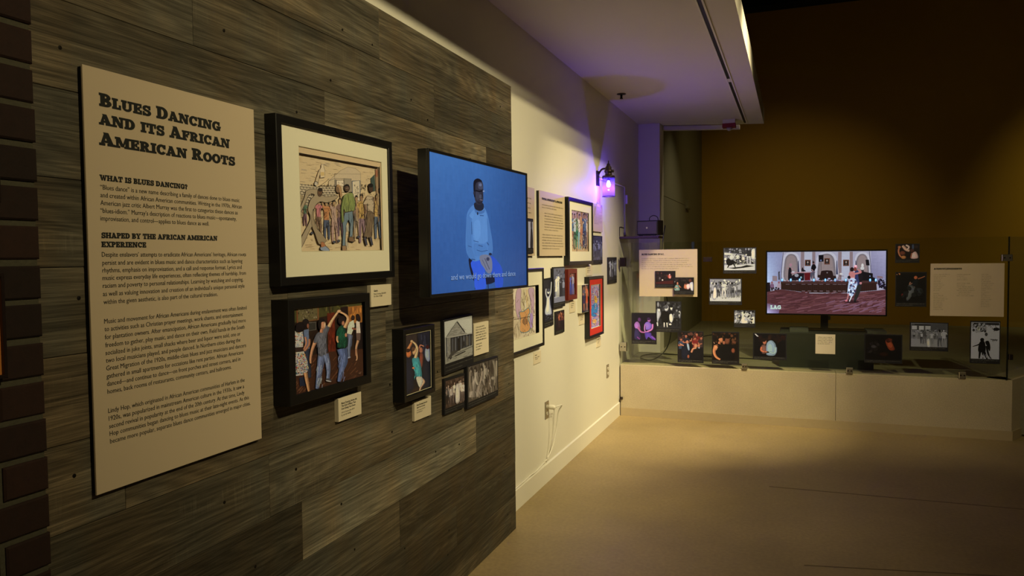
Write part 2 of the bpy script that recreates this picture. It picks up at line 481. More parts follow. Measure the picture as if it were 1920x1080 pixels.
# low concrete ledge that carries the glass
dx, dy = math.cos(math.radians(60)), math.sin(math.radians(60))
def along(x, y, d): return (x + dx * d, y + dy * d)
def ledge_part(y_off, z0, z1, c, x0, x1, back=.16):
    mb = MB()
    mb.box(x0, x1, GY - y_off, GY + back, z0, z1)
    return mb
lg = MB()
c = .006
for x0, x1 in ((-1.547, .335), (.338, 1.6365)):
    lg.box(x0, x1, GY, GY + .17, 0, LZ - c)
    b = len(lg.v)
    lg.v += [(x0, GY, LZ - c), (x1, GY, LZ - c), (x1, GY + .17, LZ - c), (x0, GY + .17, LZ - c), (x0, GY + c, LZ), (x1, GY + c, LZ), (x1, GY + .17, LZ), (x0, GY + .17, LZ)]
    for q in ((0, 1, 5, 4), (1, 2, 6, 5), (3, 0, 4, 7), (4, 5, 6, 7)):
        lg.f.append(tuple(b + i for i in q)); lg.sm.append(False)
struct('wall_back_low', lg, M_LEDGE)
q0 = (1.6365, GY); q1 = along(1.6365, GY, 4.5)
nx, ny = -dy, dx
struct('wall_right_low', MB().prism([q0, q1, (q1[0] + nx * .17, q1[1] + ny * .17), (q0[0] + nx * .17 - .02, q0[1] + ny * .17)], 0, LZ), M_LEDGE)
bb = MB().box(-1.545, 1.642, GY - .010, GY - .0005, 0, .076)
struct('baseboard_back', bb, mat('ledge_base_coat', (0.46, 0.37, 0.22), .6, noise=.05))
q0b = (1.6425, GY - .010); q1b = along(*q0b, 4.5)
struct('baseboard_right', MB().prism([q0b, q1b, (q1b[0] - .009, q1b[1] + .005), (1.6368, GY - .0008)], 0, .076), MATS['ledge_base_coat'])
# raised platform behind the glass
struct('floor_platform', MB().box(-1.56, 5.99, GY + .171, 11.999, .02, LZ - .004), M_PLAT)

# brick pier at the far left: mortar bed + single bricks
BX = -1.42
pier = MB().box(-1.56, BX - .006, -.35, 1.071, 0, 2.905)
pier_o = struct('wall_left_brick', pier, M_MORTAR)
rnd = random.Random(4)
def brick_mesh(w):
    mb = MB()
    mb.cbox(0, w, 0, .0655, 0, .018, .0035)
    me = bpy.data.meshes.new('brick')
    # local x along wall(y), y up, z out
    vv = [(z, x, y) for x, y, z in mb.v]
    me.from_pydata(vv, [], mb.f); me.materials.append(M_BRICK); me.update()
    return me
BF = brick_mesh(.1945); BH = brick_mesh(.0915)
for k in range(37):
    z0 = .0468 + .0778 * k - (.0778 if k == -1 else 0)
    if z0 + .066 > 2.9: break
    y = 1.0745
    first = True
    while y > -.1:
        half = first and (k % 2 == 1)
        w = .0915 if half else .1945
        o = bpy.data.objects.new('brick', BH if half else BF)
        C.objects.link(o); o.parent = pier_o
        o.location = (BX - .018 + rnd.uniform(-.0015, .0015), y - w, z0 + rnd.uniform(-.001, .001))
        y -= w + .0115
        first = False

# plank-clad partition standing proud of the white wall
pw = struct('wall_left_planked', MB().box(WX + .0005, PX - .0125, 1.072, 3.862, 0, 2.448), M_MORTAR)
pw.data.materials.clear(); pw.data.materials.append(M_BLKFOAM)
PH = .1885
joints = {0: 2.41, 1: 1.71, 2: 2.564, 3: 1.946, 4: 1.794, 5: 1.288, 6: 2.482, 7: 1.9, 8: 1.45, 9: 2.22, 10: 2.115, 11: 1.54, 12: 2.472}
tones = {  # row: brightness of the boards from left to right (grey to warm)
    0: [.50, .55, .62], 1: [.62, .66, .48], 2: [.66, .80, .50], 3: [.50, 1.40, .55], 4: [.95, .80, .85], 5: [.90, .76, .95],
    6: [.85, .95, .80], 7: [1.10, .80, .85], 8: [.75, .90, 1.0], 9: [.85, .80, .80], 10: [.76, 1.32, .56], 11: [.95, .72, .66], 12: [.95, .95, .66]}
rnd = random.Random(11)
for r in range(13):
    j = joints[r]
    cuts = [1.078]
    y = j
    while y > 1.12 + 1.383: y -= 1.383
    ys = []
    while y < 3.84:
        if y > 1.10: ys.append(y)
        y += 1.383
    cuts += ys + [3.868 if r < 5 else 3.862]
    for i in range(len(cuts) - 1):
        y0, y1 = cuts[i], cuts[i + 1]
        z0 = r * PH; z1 = z0 + PH
        if r == 12: z1 = 2.4515
        mb = MB().cbox(.0006, y1 - y0 - .0006, .0007, z1 - z0 - .0007, 0, .0125, .0009)
        me = bpy.data.meshes.new('plank')
        me.from_pydata([(z, x, y_) for x, y_, z in mb.v], [], mb.f)
        me.materials.append(M_PLANK); me.update()
        o = bpy.data.objects.new('plank', me); C.objects.link(o); o.parent = pw
        o.location = (PX - .0125 + rnd.uniform(-.0006, .0004), y0, z0)
        tl = tones[r]; tt = tl[min(i, len(tl) - 1)]
        wv = rnd.uniform(-.04, .04)
        o.color = (tt * (1 + wv), tt, tt * (1 - wv), 1)
nm = MB().lathe([(.0045, 0), (.0045, .0012), (.003, .0016)], seg=10)
nme = bpy.data.meshes.new('screw'); nme.from_pydata([(z, x, y) for x, y, z in nm.v], [], nm.f); nme.materials.append(M_NAIL); nme.update()
for (y, z) in [(1.16, 1.972), (1.652, 2.143), (2.227, 2.304), (2.421, 2.303), (2.151, 2.116), (1.963, 1.978), (2.714, 2.159), (2.858, 2.102), (3.698, 2.311),
               (3.648, 2.164), (2.505, 1.035), (1.92, .865), (2.163, .678), (2.239, .491), (3.007, .291), (2.992, .184), (3.695, .468), (3.564, .66),
               (3.128, .653), (2.886, .679), (1.184, 1.441), (1.158, 1.058), (1.606, .859), (1.723, .634), (3.619, 1.233), (2.913, 1.024), (2.515, .849),
               (3.39, .88), (3.30, 1.99), (1.75, 1.02), (3.74, .12), (3.78, .83), (1.45, 2.31), (1.31, .40), (1.86, .15), (2.60, .36)]:
    o = bpy.data.objects.new('screw', nme); C.objects.link(o); o.parent = pw; o.location = (PX - .0003, y, z)

# ------------------------------------------------------------------ lettering
_fc = {}
def glyph_text(s_, size=1.0, bold=0.0):
    """returns verts, faces, width of one line set in the built-in font at size 1 (baseline y=0)"""
    k = (s_, bold)
    if k in _fc: return _fc[k]
    cu = bpy.data.curves.new('t', 'FONT'); cu.body = s_; cu.size = 1.0; cu.resolution_u = 2; cu.offset = bold
    o = bpy.data.objects.new('t', cu)
    me = bpy.data.meshes.new_from_object(o)
    v = [(p.co.x, p.co.y) for p in me.vertices]; f = [tuple(p.vertices) for p in me.polygons]
    bpy.data.objects.remove(o); bpy.data.curves.remove(cu); bpy.data.meshes.remove(me)
    w0 = min([p[0] for p in v] or [0]); w1 = max([p[0] for p in v] or [1])
    _fc[k] = (v, f, w0, w1)
    return _fc[k]

def bez_circ(cx, cy, rx, ry, a0, a1, n=10):
    return [(cx + rx * math.cos(math.radians(a0 + (a1 - a0) * i / n)), cy + ry * math.sin(math.radians(a0 + (a1 - a0) * i / n))) for i in range(n + 1)]
def band(cx, cy, rx, ry, ix, iy, a0, a1, n=10):
    o = bez_circ(cx, cy, rx, ry, a0, a1, n); i_ = bez_circ(cx, cy, ix, iy, a0, a1, n)
    return [[o[k], o[k + 1], i_[k + 1], i_[k]] for k in range(n)]
def rc(x0, y0, x1, y1): return [(x0, y0), (x1, y0), (x1, y1), (x0, y1)]
SLAB = {
 'A': (1.0, [[(.28, 1), (.58, 1), (.93, .1), (.64, .1)], [(.33, 1), (.44, .82), (.24, .1), (.08, .1)], rc(.24, .24, .68, .37), rc(-.02, 0, .34, .15), rc(.54, 0, 1.02, .15)]),
 'B': (.82, [rc(.09, 0, .35, 1), rc(0, 0, .42, .15), rc(0, .85, .42, 1), rc(.3, .44, .45, .57)] + band(.40, .74, .34, .26, .12, .11, -90, 90) + band(.40, .27, .40, .27, .15, .12, -90, 90)),
 'C': (.88, band(.46, .5, .46, .515, .20, .33, 38, 322, 16) + [rc(.70, .60, .83, .98), rc(.68, .6, .83, .72)]),
 'D': (.92, [rc(.09, 0, .35, 1), rc(0, 0, .46, .15), rc(0, .85, .46, 1)] + band(.42, .5, .48, .5, .20, .34, -90, 90, 12)),
 'E': (.80, [rc(.09, 0, .35, 1), rc(0, 0, .76, .15), rc(0, .85, .74, 1), rc(.3, .43, .54, .57), rc(.63, 0, .76, .36), rc(.61, .66, .74, 1), rc(.48, .33, .58, .67)]),
 'F': (.78, [rc(.09, 0, .35, 1), rc(0, 0, .46, .15), rc(0, .85, .74, 1), rc(.3, .43, .54, .57), rc(.61, .64, .74, 1), rc(.48, .33, .58, .67)]),
 'G': (.96, band(.47, .5, .47, .515, .21, .33, 38, 330, 16) + [rc(.70, .60, .83, .98), rc(.62, .04, .88, .46), rc(.50, .36, .96, .48)]),
 'H': (1.06, [rc(.09, 0, .35, 1), rc(.71, 0, .97, 1), rc(.3, .42, .76, .57), rc(0, 0, .44, .15), rc(0, .85, .44, 1), rc(.62, 0, 1.06, .15), rc(.62, .85, 1.06, 1)]),
 'I': (.48, [rc(.11, 0, .37, 1), rc(0, 0, .48, .15), rc(0, .85, .48, 1)]),
 'K': (1.0, [rc(.09, 0, .35, 1), rc(0, 0, .44, .15), rc(0, .85, .44, 1), [(.35, .38), (.35, .56), (.72, .9), (.86, .9)], [(.42, .56), (.60, .66), (.94, .1), (.62, .1)], rc(.56, 0, 1.0, .15), rc(.58, .87, .96, 1)]),
 'L': (.74, [rc(.09, 0, .35, 1), rc(0, 0, .72, .15), rc(0, .85, .46, 1), rc(.59, 0, .72, .40)]),
 'M': (1.26, [rc(.10, 0, .26, 1), rc(.90, 0, 1.16, 1), [(.10, 1), (.40, 1), (.72, .12), (.52, .12)], [(.90, 1), (1.0, 1), (.70, .12), (.60, .12)], rc(0, 0, .38, .15), rc(0, .85, .36, 1), rc(.80, 0, 1.26, .15), rc(.9, .85, 1.26, 1)]),
 'N': (1.04, [rc(.10, 0, .26, 1), rc(.76, 0, .92, 1), [(.08, 1), (.40, 1), (.92, 0), (.66, 0)], rc(0, 0, .38, .15), rc(0, .85, .36, 1), rc(.64, .85, 1.04, 1)]),
 'O': (.94, band(.47, .5, .47, .515, .21, .33, 0, 360, 20)),
 'P': (.80, [rc(.09, 0, .35, 1), rc(0, 0, .46, .15), rc(0, .85, .42, 1)] + band(.40, .70, .40, .30, .13, .14, -90, 90)),
 'Q': (.94, band(.47, .5, .47, .515, .21, .33, 0, 360, 20) + [[(.5, .2), (.7, .2), (.9, -.1), (.7, -.1)]]),
 'R': (.96, [rc(.09, 0, .35, 1), rc(0, 0, .44, .15), rc(0, .85, .42, 1), [(.40, .44), (.62, .48), (.86, .1), (.58, .1)], rc(.56, 0, .96, .15)] + band(.40, .71, .39, .29, .13, .13, -90, 90)),
 'S': (.76, band(.36, .73, .34, .285, .13, .12, 20, 268, 12) + band(.38, .28, .37, .295, .14, .125, -160, 92, 12) + [rc(.58, .64, .70, 1.0), rc(.02, .0, .14, .36)]),
 'T': (.90, [rc(.32, 0, .58, 1), rc(.02, .85, .88, 1), rc(.02, .60, .15, 1), rc(.75, .60, .88, 1), rc(.20, 0, .70, .15)]),
 'U': (.98, [rc(.09, .33, .35, 1), rc(.68, .33, .86, 1), rc(0, .85, .44, 1), rc(.56, .85, .98, 1)] + band(.475, .34, .385, .355, .205, .19, 180, 360, 12)),
 'V': (.96, [[(.06, .95), (.36, .95), (.58, 0), (.40, 0)], [(.74, .95), (.88, .95), (.58, 0), (.48, 0)], rc(-.02, .85, .44, 1), rc(.62, .85, 1.0, 1)]),
 'W': (1.34, [[(.06, .95), (.34, .95), (.54, 0), (.36, 0)], [(.60, .95), (.84, .95), (1.02, 0), (.84, 0)], [(.64, .95), (.74, .95), (.54, 0), (.46, 0)], [(1.12, .95), (1.26, .95), (1.02, 0), (.94, 0)], rc(-.02, .85, .42, 1), rc(1.02, .85, 1.38, 1)]),
 'X': (.96, [[(.06, .95), (.36, .95), (.9, .05), (.6, .05)], [(.74, .95), (.86, .95), (.24, .05), (.10, .05)], rc(0, .85, .42, 1), rc(.6, .85, .96, 1), rc(0, 0, .36, .15), rc(.54, 0, .98, .15)]),
 'Y': (.94, [[(.06, .95), (.36, .95), (.60, .4), (.36, .4)], [(.74, .95), (.86, .95), (.58, .4), (.46, .4)], rc(.34, 0, .60, .45), rc(-.02, .85, .42, 1), rc(.60, .85, .96, 1), rc(.22, 0, .72, .15)]),
 '?': (.66, band(.30, .72, .32, .29, .10, .11, -80, 200, 12) + [rc(.20, .30, .42, .50), rc(.20, 0, .44, .22)]),
 '.': (.30, [rc(.03, 0, .26, .22)]), ',': (.30, [rc(.03, 0, .26, .22), [(.12, 0), (.26, 0), (.16, -.16), (.06, -.16)]]),
 ' ': (.34, []),
}

def inflate(pts, d):
    """push every edge of a convex outline outwards by d"""
    n = len(pts); ar = sum(pts[i][0] * pts[(i + 1) % n][1] - pts[(i + 1) % n][0] * pts[i][1] for i in range(n))
    sg = 1 if ar > 0 else -1; out = []
    for i in range(n):
        a, b, c = pts[i - 1], pts[i], pts[(i + 1) % n]
        e1 = Vector((b[0] - a[0], b[1] - a[1])); e2 = Vector((c[0] - b[0], c[1] - b[1]))
        if e1.length < 1e-6 or e2.length < 1e-6: out.append(b); continue
        e1.normalize(); e2.normalize()
        n1 = Vector((e1.y, -e1.x)) * sg; n2 = Vector((e2.y, -e2.x)) * sg
        m = n1 + n2; k = min(d / max(.5 * m.length_squared, .25), d * 1.6)
        out.append((b[0] + m.x * k, b[1] + m.y * k))
    return out

class Type:
    """all the lettering of one board, as one mesh lying a hair above the board"""
    def __init__(s): s.v = []; s.f = []
    def poly(s, pts, w=0.0):
        b = len(s.v); s.v += [(x, y, w) for x, y in pts]; s.f.append(tuple(range(b, b + len(pts))))
    def line(s, txt, x, y, size, width=None, bold=0.0, xs=.86, dy=0.0):
        """x,y = left end of the baseline; width forces the line's length; dy = rise over the line"""
        v, f, w0, w1 = glyph_text(txt, bold=bold)
        k = size
        kx = (width / (w1 - w0)) if width else size * xs
        b = len(s.v)
        L = (w1 - w0) * kx
        s.v += [(x + (px - w0) * kx, y + py * k + (dy * (px - w0) * kx / L if L else 0), 0) for px, py in v]
        s.f += [tuple(b + i for i in q) for q in f]
        return L
    def slab(s, txt, x, y, cap, width=None, caps=True, small=.80, dy=0.0, grow=.032):
        """heavy slab serif; upper-case letters at cap height, lower-case typed letters as small capitals"""
        def lay(kx, draw):
            px = 0
            for ch in txt:
                sm = small if ch.islower() else 1.0
                g = SLAB.get(ch.upper(), SLAB[' '])
                if draw:
                    for gi, pl in enumerate(g[1]):
                        pl = inflate(pl, grow / sm)
                        s.poly([(x + (px + a * sm) * kx, y + b_ * sm * cap + dy * (px + a * sm) * kx) for a, b_ in pl], gi * 1.6e-5)
                px += (g[0] + .07) * sm
            return px - .07
        n = lay(1, False)
        kx = width / n if width else cap
        lay(kx, True)
        return n * kx
    def greek(s, x, y, xh, width, seed=0, dens=1.0):
        """a line of print too small to read: rows of letter-like strokes"""
        r = random.Random(seed); px = x; end = x + width
        while px < end - xh:
            nl = r.randint(2, 9)
            for _ in range(nl):
                if px > end - xh * .5: break
                h = xh * r.choice((1, 1, 1, 1.5))
                lo = -xh * .4 if r.random() < .12 else 0
                st = xh * .24
                s.poly([(px, y + lo), (px + st, y + lo), (px + st, y + h), (px, y + h)])
                if r.random() < .75:
                    yy = y + r.choice((0, .76)) * xh
                    s.poly([(px, yy), (px + xh * .6, yy), (px + xh * .6, yy + st), (px, yy + st)])
                if r.random() < .5:
                    s.poly([(px + xh * .5, y), (px + xh * .5 + st, y), (px + xh * .5 + st, y + xh), (px + xh * .5, y + xh)])
                px += xh * .95
            px += xh * .75
    def build(s, name, m, parent, z):
        me = bpy.data.meshes.new(name); me.from_pydata(s.v, [], s.f); me.materials.append(m); me.update()
        o = bpy.data.objects.new(name, me); C.objects.link(o); o.parent = parent; o.location = (0, 0, z)
        return o

# ------------------------------------------------------------------ painting on a flat print
def homography(src, dst):
    A = []; b = []
    for (x, y), (u, v) in zip(src, dst):
        A += [[x, y, 1, 0, 0, 0, -u * x, -u * y], [0, 0, 0, x, y, 1, -v * x, -v * y]]; b += [u, v]
    return np.append(np.linalg.solve(np.array(A, float), np.array(b, float)), 1).reshape(3, 3)

class Art:
    """layers of flat inked shapes; the sketch frame is any quadrilateral (top-left, top-right, bottom-right, bottom-left)"""
    def __init__(s, w, h, frame, white=(200, 190, 145), gain=.8, emit=False, seed=1):
        s.w = w; s.h = h
        s.H = homography(frame, [(0, h), (w, h), (w, 0), (0, 0)])
        s.fr = frame
        s.v = []; s.f = []; s.c = []; s.n = 0
        s.ax = min(1.0, (abs(frame[1][0] - frame[0][0]) / w) / (abs(frame[3][1] - frame[0][1]) / h))
        s.k = (1, 1, 1) if emit else tuple(gain / max(lin1(c), 1e-4) for c in white)
        s.cap = 1e9 if emit else .9
        s.shade = True; s.mute = 0.0; s.mcol = (175, 152, 102)
        s.r = random.Random(seed)
        s.sx = max(abs(frame[1][0] - frame[0][0]), 1e-6); s.sy = max(abs(frame[3][1] - frame[0][1]), 1e-6)
    def col(s, c):
        if s.mute: c = tuple(c[i] * (1 - s.mute) + s.mcol[i] * (sum(c) / 3 / 150.0) * s.mute for i in range(3))
        return tuple(min(lin1(c[i]) * s.k[i], s.cap) for i in range(3)) + (1,)
    def _add(s, pts, c):
        b = len(s.v); z = s.n * 9e-6; s.n += 1
        for x, y in pts:
            q = s.H @ np.array([x, y, 1.0]); u = q[0] / q[2]; v = q[1] / q[2]
            s.v.append((min(max(u, 0), s.w), min(max(v, 0), s.h), z))
        s.f.append(tuple(range(b, b + len(pts)))); s.c.append(s.col(c))
    def fill(s, c): s._add(s.fr[::-1], c)
    def poly(s, pts, c, line=None, lw=2):
        s._add(pts, c)
        if line: s.line(list(pts) + [pts[0]], lw, line)
    def smooth(s, pts, c, line=None, lw=2, n=4):
        P = [(p[0], p[1], 0) for p in pts]; P = P + [P[0]]
        q = [(a[0], a[1]) for a in bezier([P[-2]] + P + [P[1]], n)]
        q = q[n:-n]
        if s.shade and not line:
            s._add(q, tuple(x * .80 for x in c))
            mx_ = sum(p[0] for p in q) / len(q); my_ = sum(p[1] for p in q) / len(q)
            w_ = max(p[0] for p in q) - min(p[0] for p in q)
            for f_, g_, o_ in ((.80, 1.0, .05), (.45, 1.13, .10)):
                s._add([(mx_ + (p[0] - mx_) * f_ - w_ * o_, my_ + (p[1] - my_) * (f_ + .08) - abs(p[1] - my_) * .02) for p in q], tuple(x * g_ for x in c))
        else:
            s._add(q, c)
        if line: s.line(q + [q[0]], lw, line)
    def ell(s, cx, cy, rx, ry, c, a=0, n=14, line=None, lw=2):
        ca, sa = math.cos(math.radians(a)), math.sin(math.radians(a))
        p = [(cx + rx * math.cos(2 * PI * i / n) * ca - ry * math.sin(2 * PI * i / n) * sa, cy + rx * math.cos(2 * PI * i / n) * sa + ry * math.sin(2 * PI * i / n) * ca) for i in range(n)]
        if s.shade and not line and min(rx, ry) > 7:
            s.poly(p, tuple(x * .78 for x in c))
            s.poly([(cx + (x - cx) * .74 - rx * .10, cy + (y - cy) * .74 - ry * .06) for x, y in p], tuple(min(x * 1.04, 250) for x in c))
        else:
            s.poly(p, c, line, lw)
    def line(s, pts, w, c, w2=None):
        """stroke of varying width as one polygon"""
        n = len(pts); Lf = []; Rt = []
        for i, p in enumerate(pts):
            a = pts[max(i - 1, 0)]; b = pts[min(i + 1, n - 1)]
            d = (b[0] - a[0], b[1] - a[1]); l = math.hypot(*d) or 1
            ww = w if w2 is None else w + (w2 - w) * i / (n - 1)
            if isinstance(w, (list, tuple)): ww = w[i]
            nx_, ny_ = -d[1] / l * ww / 2, d[0] / l * ww / 2
            Lf.append((p[0] + nx_, p[1] + ny_)); Rt.append((p[0] - nx_, p[1] - ny_))
        for i in range(n - 1):
            s._q(Lf[i], Lf[i + 1], Rt[i + 1], Rt[i], c)
        s.n += 1
    def _q(s, a, b_, c_, d, c):
        n0 = s.n
        s._add([a, b_, c_, d], c); s.n = n0
    def limb(s, pts, w, c): 
        ws = w if isinstance(w, (list, tuple)) else [w] * len(pts)
        q = bezier([(p[0], p[1], ww) for p, ww in zip(pts, ws)], 4)
        if s.shade:
            s.line([(a[0], a[1]) for a in q], [a[2] for a in q], tuple(x * .80 for x in c))
            s.line([(a[0] - a[2] * .10, a[1]) for a in q], [a[2] * .62 for a in q], tuple(x * 1.02 for x in c))
            s.line([(a[0] - a[2] * .16, a[1]) for a in q], [a[2] * .26 for a in q], tuple(min(x * 1.18, 250) for x in c))
        else:
            s.line([(a[0], a[1]) for a in q], [a[2] for a in q], c)
    def blotch(s, x0, y0, x1, y1, n, cols, rx=(4, 12), ry=None, ang=(0, 180), sides=7):
        ry = ry or rx
        for _ in range(n):
            cx, cy, ax_, by_, a = s.r.uniform(x0, x1), s.r.uniform(y0, y1), s.r.uniform(*rx), s.r.uniform(*ry), math.radians(s.r.uniform(*ang))
            c = s.r.choice(cols)
            s._add([(cx + (ax_ * math.cos(t) * math.cos(a) - by_ * math.sin(t) * math.sin(a)) * s.ax, cy + ax_ * math.cos(t) * math.sin(a) + by_ * math.sin(t) * math.cos(a)) for t in [2 * PI * i / sides for i in range(sides)]], c)
    def strokes(s, x0, y0, x1, y1, n, cols, L=(10, 30), w=2, ang=(0, 180)):
        for _ in range(n):
            x = s.r.uniform(x0, x1); y = s.r.uniform(y0, y1); l = s.r.uniform(*L); a = math.radians(s.r.uniform(*ang))
            n0 = s.n
            s.line([(x, y), (x + l * math.cos(a), y + l * math.sin(a))], w, s.r.choice(cols)); s.n = n0 + 1
    def grad(s, q, cols, n=10, m=10, jit=0):
        """quad q filled with a blend of its four corner colours"""
        n0 = s.n
        def L4(a, b, t): return tuple(a[i] + (b[i] - a[i]) * t for i in range(len(a)))
        for i in range(n):
            for j in range(m):
                P_ = [L4(L4(q[0], q[1], u), L4(q[3], q[2], u), v) for u, v in ((i / n, j / m), ((i + 1) / n, j / m), ((i + 1) / n, (j + 1) / m), (i / n, (j + 1) / m))]
                u, v = (i + .5) / n, (j + .5) / m
                c = L4(L4(cols[0], cols[1], u), L4(cols[3], cols[2], u), v)
                jj = s.r.uniform(-jit, jit)
                s.n = n0; s._add(P_[::-1], tuple(max(0, x + jj) for x in c))
        s.n = n0 + 1
    def person(s, x, y, h, skin, top, low, hair=(20, 15, 12), lean=0, arms='down', skirt=False, back=False):
        """a small standing figure: feet at (x, y), height h"""
        k = h / 8.0
        hx = x + lean * h
        kx = k * s.ax; w_ = k * s.ax ** .75
        def P(a, b_): return (x + a * kx + lean * h * s.ax * (b_ / 8.0), y - b_ * k)
        if skirt:
            s.poly([P(-.9, 4.6), P(.9, 4.6), P(1.3, 2.3), P(-1.3, 2.3)], low)
            s.limb([P(-.5, 2.4), P(-.6, .1)], [.55 * w_, .35 * w_], skin); s.limb([P(.5, 2.4), P(.7, .1)], [.55 * w_, .35 * w_], skin)
        else:
            s.limb([P(-.4, 4.3), P(-.7, 2.2), P(-.7, 0)], [1.0 * w_, .8 * w_, .5 * w_], low); s.limb([P(.4, 4.3), P(.8, 2.2), P(.9, 0)], [1.0 * w_, .8 * w_, .5 * w_], low)
        s.poly([P(-1.1, 6.7), P(-.4, 6.95), P(.4, 6.95), P(1.1, 6.7), P(.9, 5.2), P(.95, 4.0), P(-.95, 4.0), P(-.9, 5.2)], top)
        A = {'down': ([(-1.1, 6.5), (-1.5, 5.2), (-1.3, 3.9)], [(1.1, 6.5), (1.5, 5.2), (1.3, 3.9)]),
             'up': ([(-1.0, 6.5), (-1.5, 7.6), (-.9, 8.9)], [(1.0, 6.5), (1.6, 5.4), (1.9, 4.4)]),
             'out': ([(-1.0, 6.5), (-2.0, 5.9), (-2.9, 6.3)], [(1.0, 6.5), (2.0, 5.8), (2.9, 6.1)]),
             'hold': ([(-1.0, 6.4), (-1.0, 5.2), (.4, 5.4)], [(1.0, 6.4), (1.9, 5.8), (2.2, 6.8)])}[arms]
        for a in A:
            s.limb([P(*a[0]), P(*a[1]), P(*a[2])], [.6 * w_, .5 * w_, .35 * w_], skin)
            s.limb([P(*a[0]), P((a[0][0] + a[1][0]) / 2, (a[0][1] + a[1][1]) / 2)], [.75 * w_, .65 * w_], top)
        s.limb([P(0, 6.8), P(0, 7.2)], .45 * w_, skin)
        s.ell(*P(0, 7.5), .48 * kx, .62 * k, skin)
        if back: s.ell(*P(0, 7.6), .55 * kx, .65 * k, hair)
        else: s.poly([P(-.52, 7.5), P(-.5, 8.0), P(0, 8.25), P(.5, 8.0), P(.52, 7.6), P(.3, 7.85), P(-.3, 7.85)], hair)
    def build(s, name, m, parent, x=0, y=0, z=0):
        me = bpy.data.meshes.new(name); me.from_pydata(s.v, [], s.f)
        ca = me.color_attributes.new('ink', 'FLOAT_COLOR', 'CORNER')
        arr = []
        for f, c in zip(s.f, s.c): arr += list(c) * len(f)
        ca.data.foreach_set('color', arr)
        me.materials.append(m); me.update()
        o = bpy.data.objects.new(name, me); C.objects.link(o); o.parent = parent; o.location = (x, y, z)
        return o

def grey(v, t=(1.0, 1.0, .93)): return (v * t[0], v * t[1], v * t[2])
# ------------------------------------------------------------------ builders for what hangs on the walls
def hang(side, name, a, z, off, label, cat, group=None, rot=0.0):
    """root Empty at the lower left corner of a thing on a wall; a = y on the left walls, x on the glass"""
    if side == 'plank': loc = (PX + off, a, z); R = R_LEFT
    elif side == 'white': loc = (WX + off, a, z); R = R_LEFT
    elif side == 'brick': loc = (BX + off, a, z); R = R_LEFT
    else: loc = (a, GY - .0055 - off, z); R = R_BACK
    R = R @ Matrix.Rotation(math.radians(rot), 3, 'Z')
    return empty(name, loc, label, cat, group, R)

def frame_pic(side, a0, a1, z0, z1, d, fw, mw, art, label, cat='picture', name='framed_picture', M_f=None, M_m=None, M_p=None, rot=0, group=None, matz=None):
    """moulding + mat board with bevelled window + print.  mw = mat widths (left, right, bottom, top)"""
    w, h = a1 - a0, z1 - z0
    t = hang(side, name, a0, z0, .0, label, cat, group, rot)
    MB().ring(0, w, 0, h, fw, 0.0005, d, c=.002).build('frame', M_f or M_BLACK, t)
    MB().box(fw * .6, w - fw * .6, fw * .6, h - fw * .6, .001, .006).build('backing', M_BLKFOAM, t)
    pz = matz or (d - .018)
    l, r, b, tp = mw
    x0, x1, y0, y1 = fw + l, w - fw - r, fw + b, h - fw - tp
    if max(mw) > .002:
        mb = MB(); e = fw * .8; q = pz
        mb.box(e, x0, e, h - e, q - .002, q).box(x1, w - e, e, h - e, q - .002, q).box(x0, x1, e, y0, q - .002, q).box(x0, x1, y1, h - e, q - .002, q)
        mt = mb.build('mat_board', M_m or M_MAT, t)
        MB().ring(x0 - .0001, x1 + .0001, y0 - .0001, y1 + .0001, .0022, q - .0025, q - .0003, c=.0004).build('bevel', M_BEVEL, mt)
        pz -= .003
    art_h = 9e-6 * art.n
    art.build('print', M_p or M_PAINT, t, x0, y0, pz - art_h - .0005 if max(mw) > .002 else pz)
    return t

def photo(side, a0, a1, z0, z1, art, label, cap=.14, border=.03, lines=2, th=.012, rot=0, off=0.0, group='mounted photographs on the glass', caplines=None, M_p=None):
    """photograph on a black foam block with a caption strip below the image"""
    w, h = a1 - a0, z1 - z0
    t = hang(side, 'mounted_photograph', a0, z0, off, label, 'photograph', group, rot)
    MB().cbox(0, w, 0, h, .0003, th, .0008).build('backing_board', M_BLKFOAM, t)
    art.build('print', M_p or M_PHOTO, t, w * border, h * cap, th + .0002)
    T = Type()
    for i in range(lines):
        T.greek(w * .04, h * cap * (.62 - .36 * i), h * .012 + .0008, w * (.9 if i == 0 else .55), seed=int(a0 * 1000) + i)
    T.build('caption', M_INKW, t, th + .0006)
    return t

def artbox(a0, a1, z0, z1, frame, white, cap=.14, border=.03, top=.03, **k):
    w, h = a1 - a0, z1 - z0
    return Art(w * (1 - 2 * border), h * (1 - cap - top), frame, white, **k)

def card(side, a0, a1, z0, z1, lines, label, th=.012, off=0.0, rot=0, seed=1, mat_=None, group=None, cat='label', name='wall_label'):
    w, h = a1 - a0, z1 - z0
    t = hang(side, name, a0, z0, off, label, cat, group, rot)
    MB().cbox(0, w, 0, h, .0003, th, .0006).build('card', mat_ or M_CARD, t)
    T = Type()
    for ln in lines: ln(T, w, h)
    T.build('lettering', M_INK, t, th + .0004)
    return t

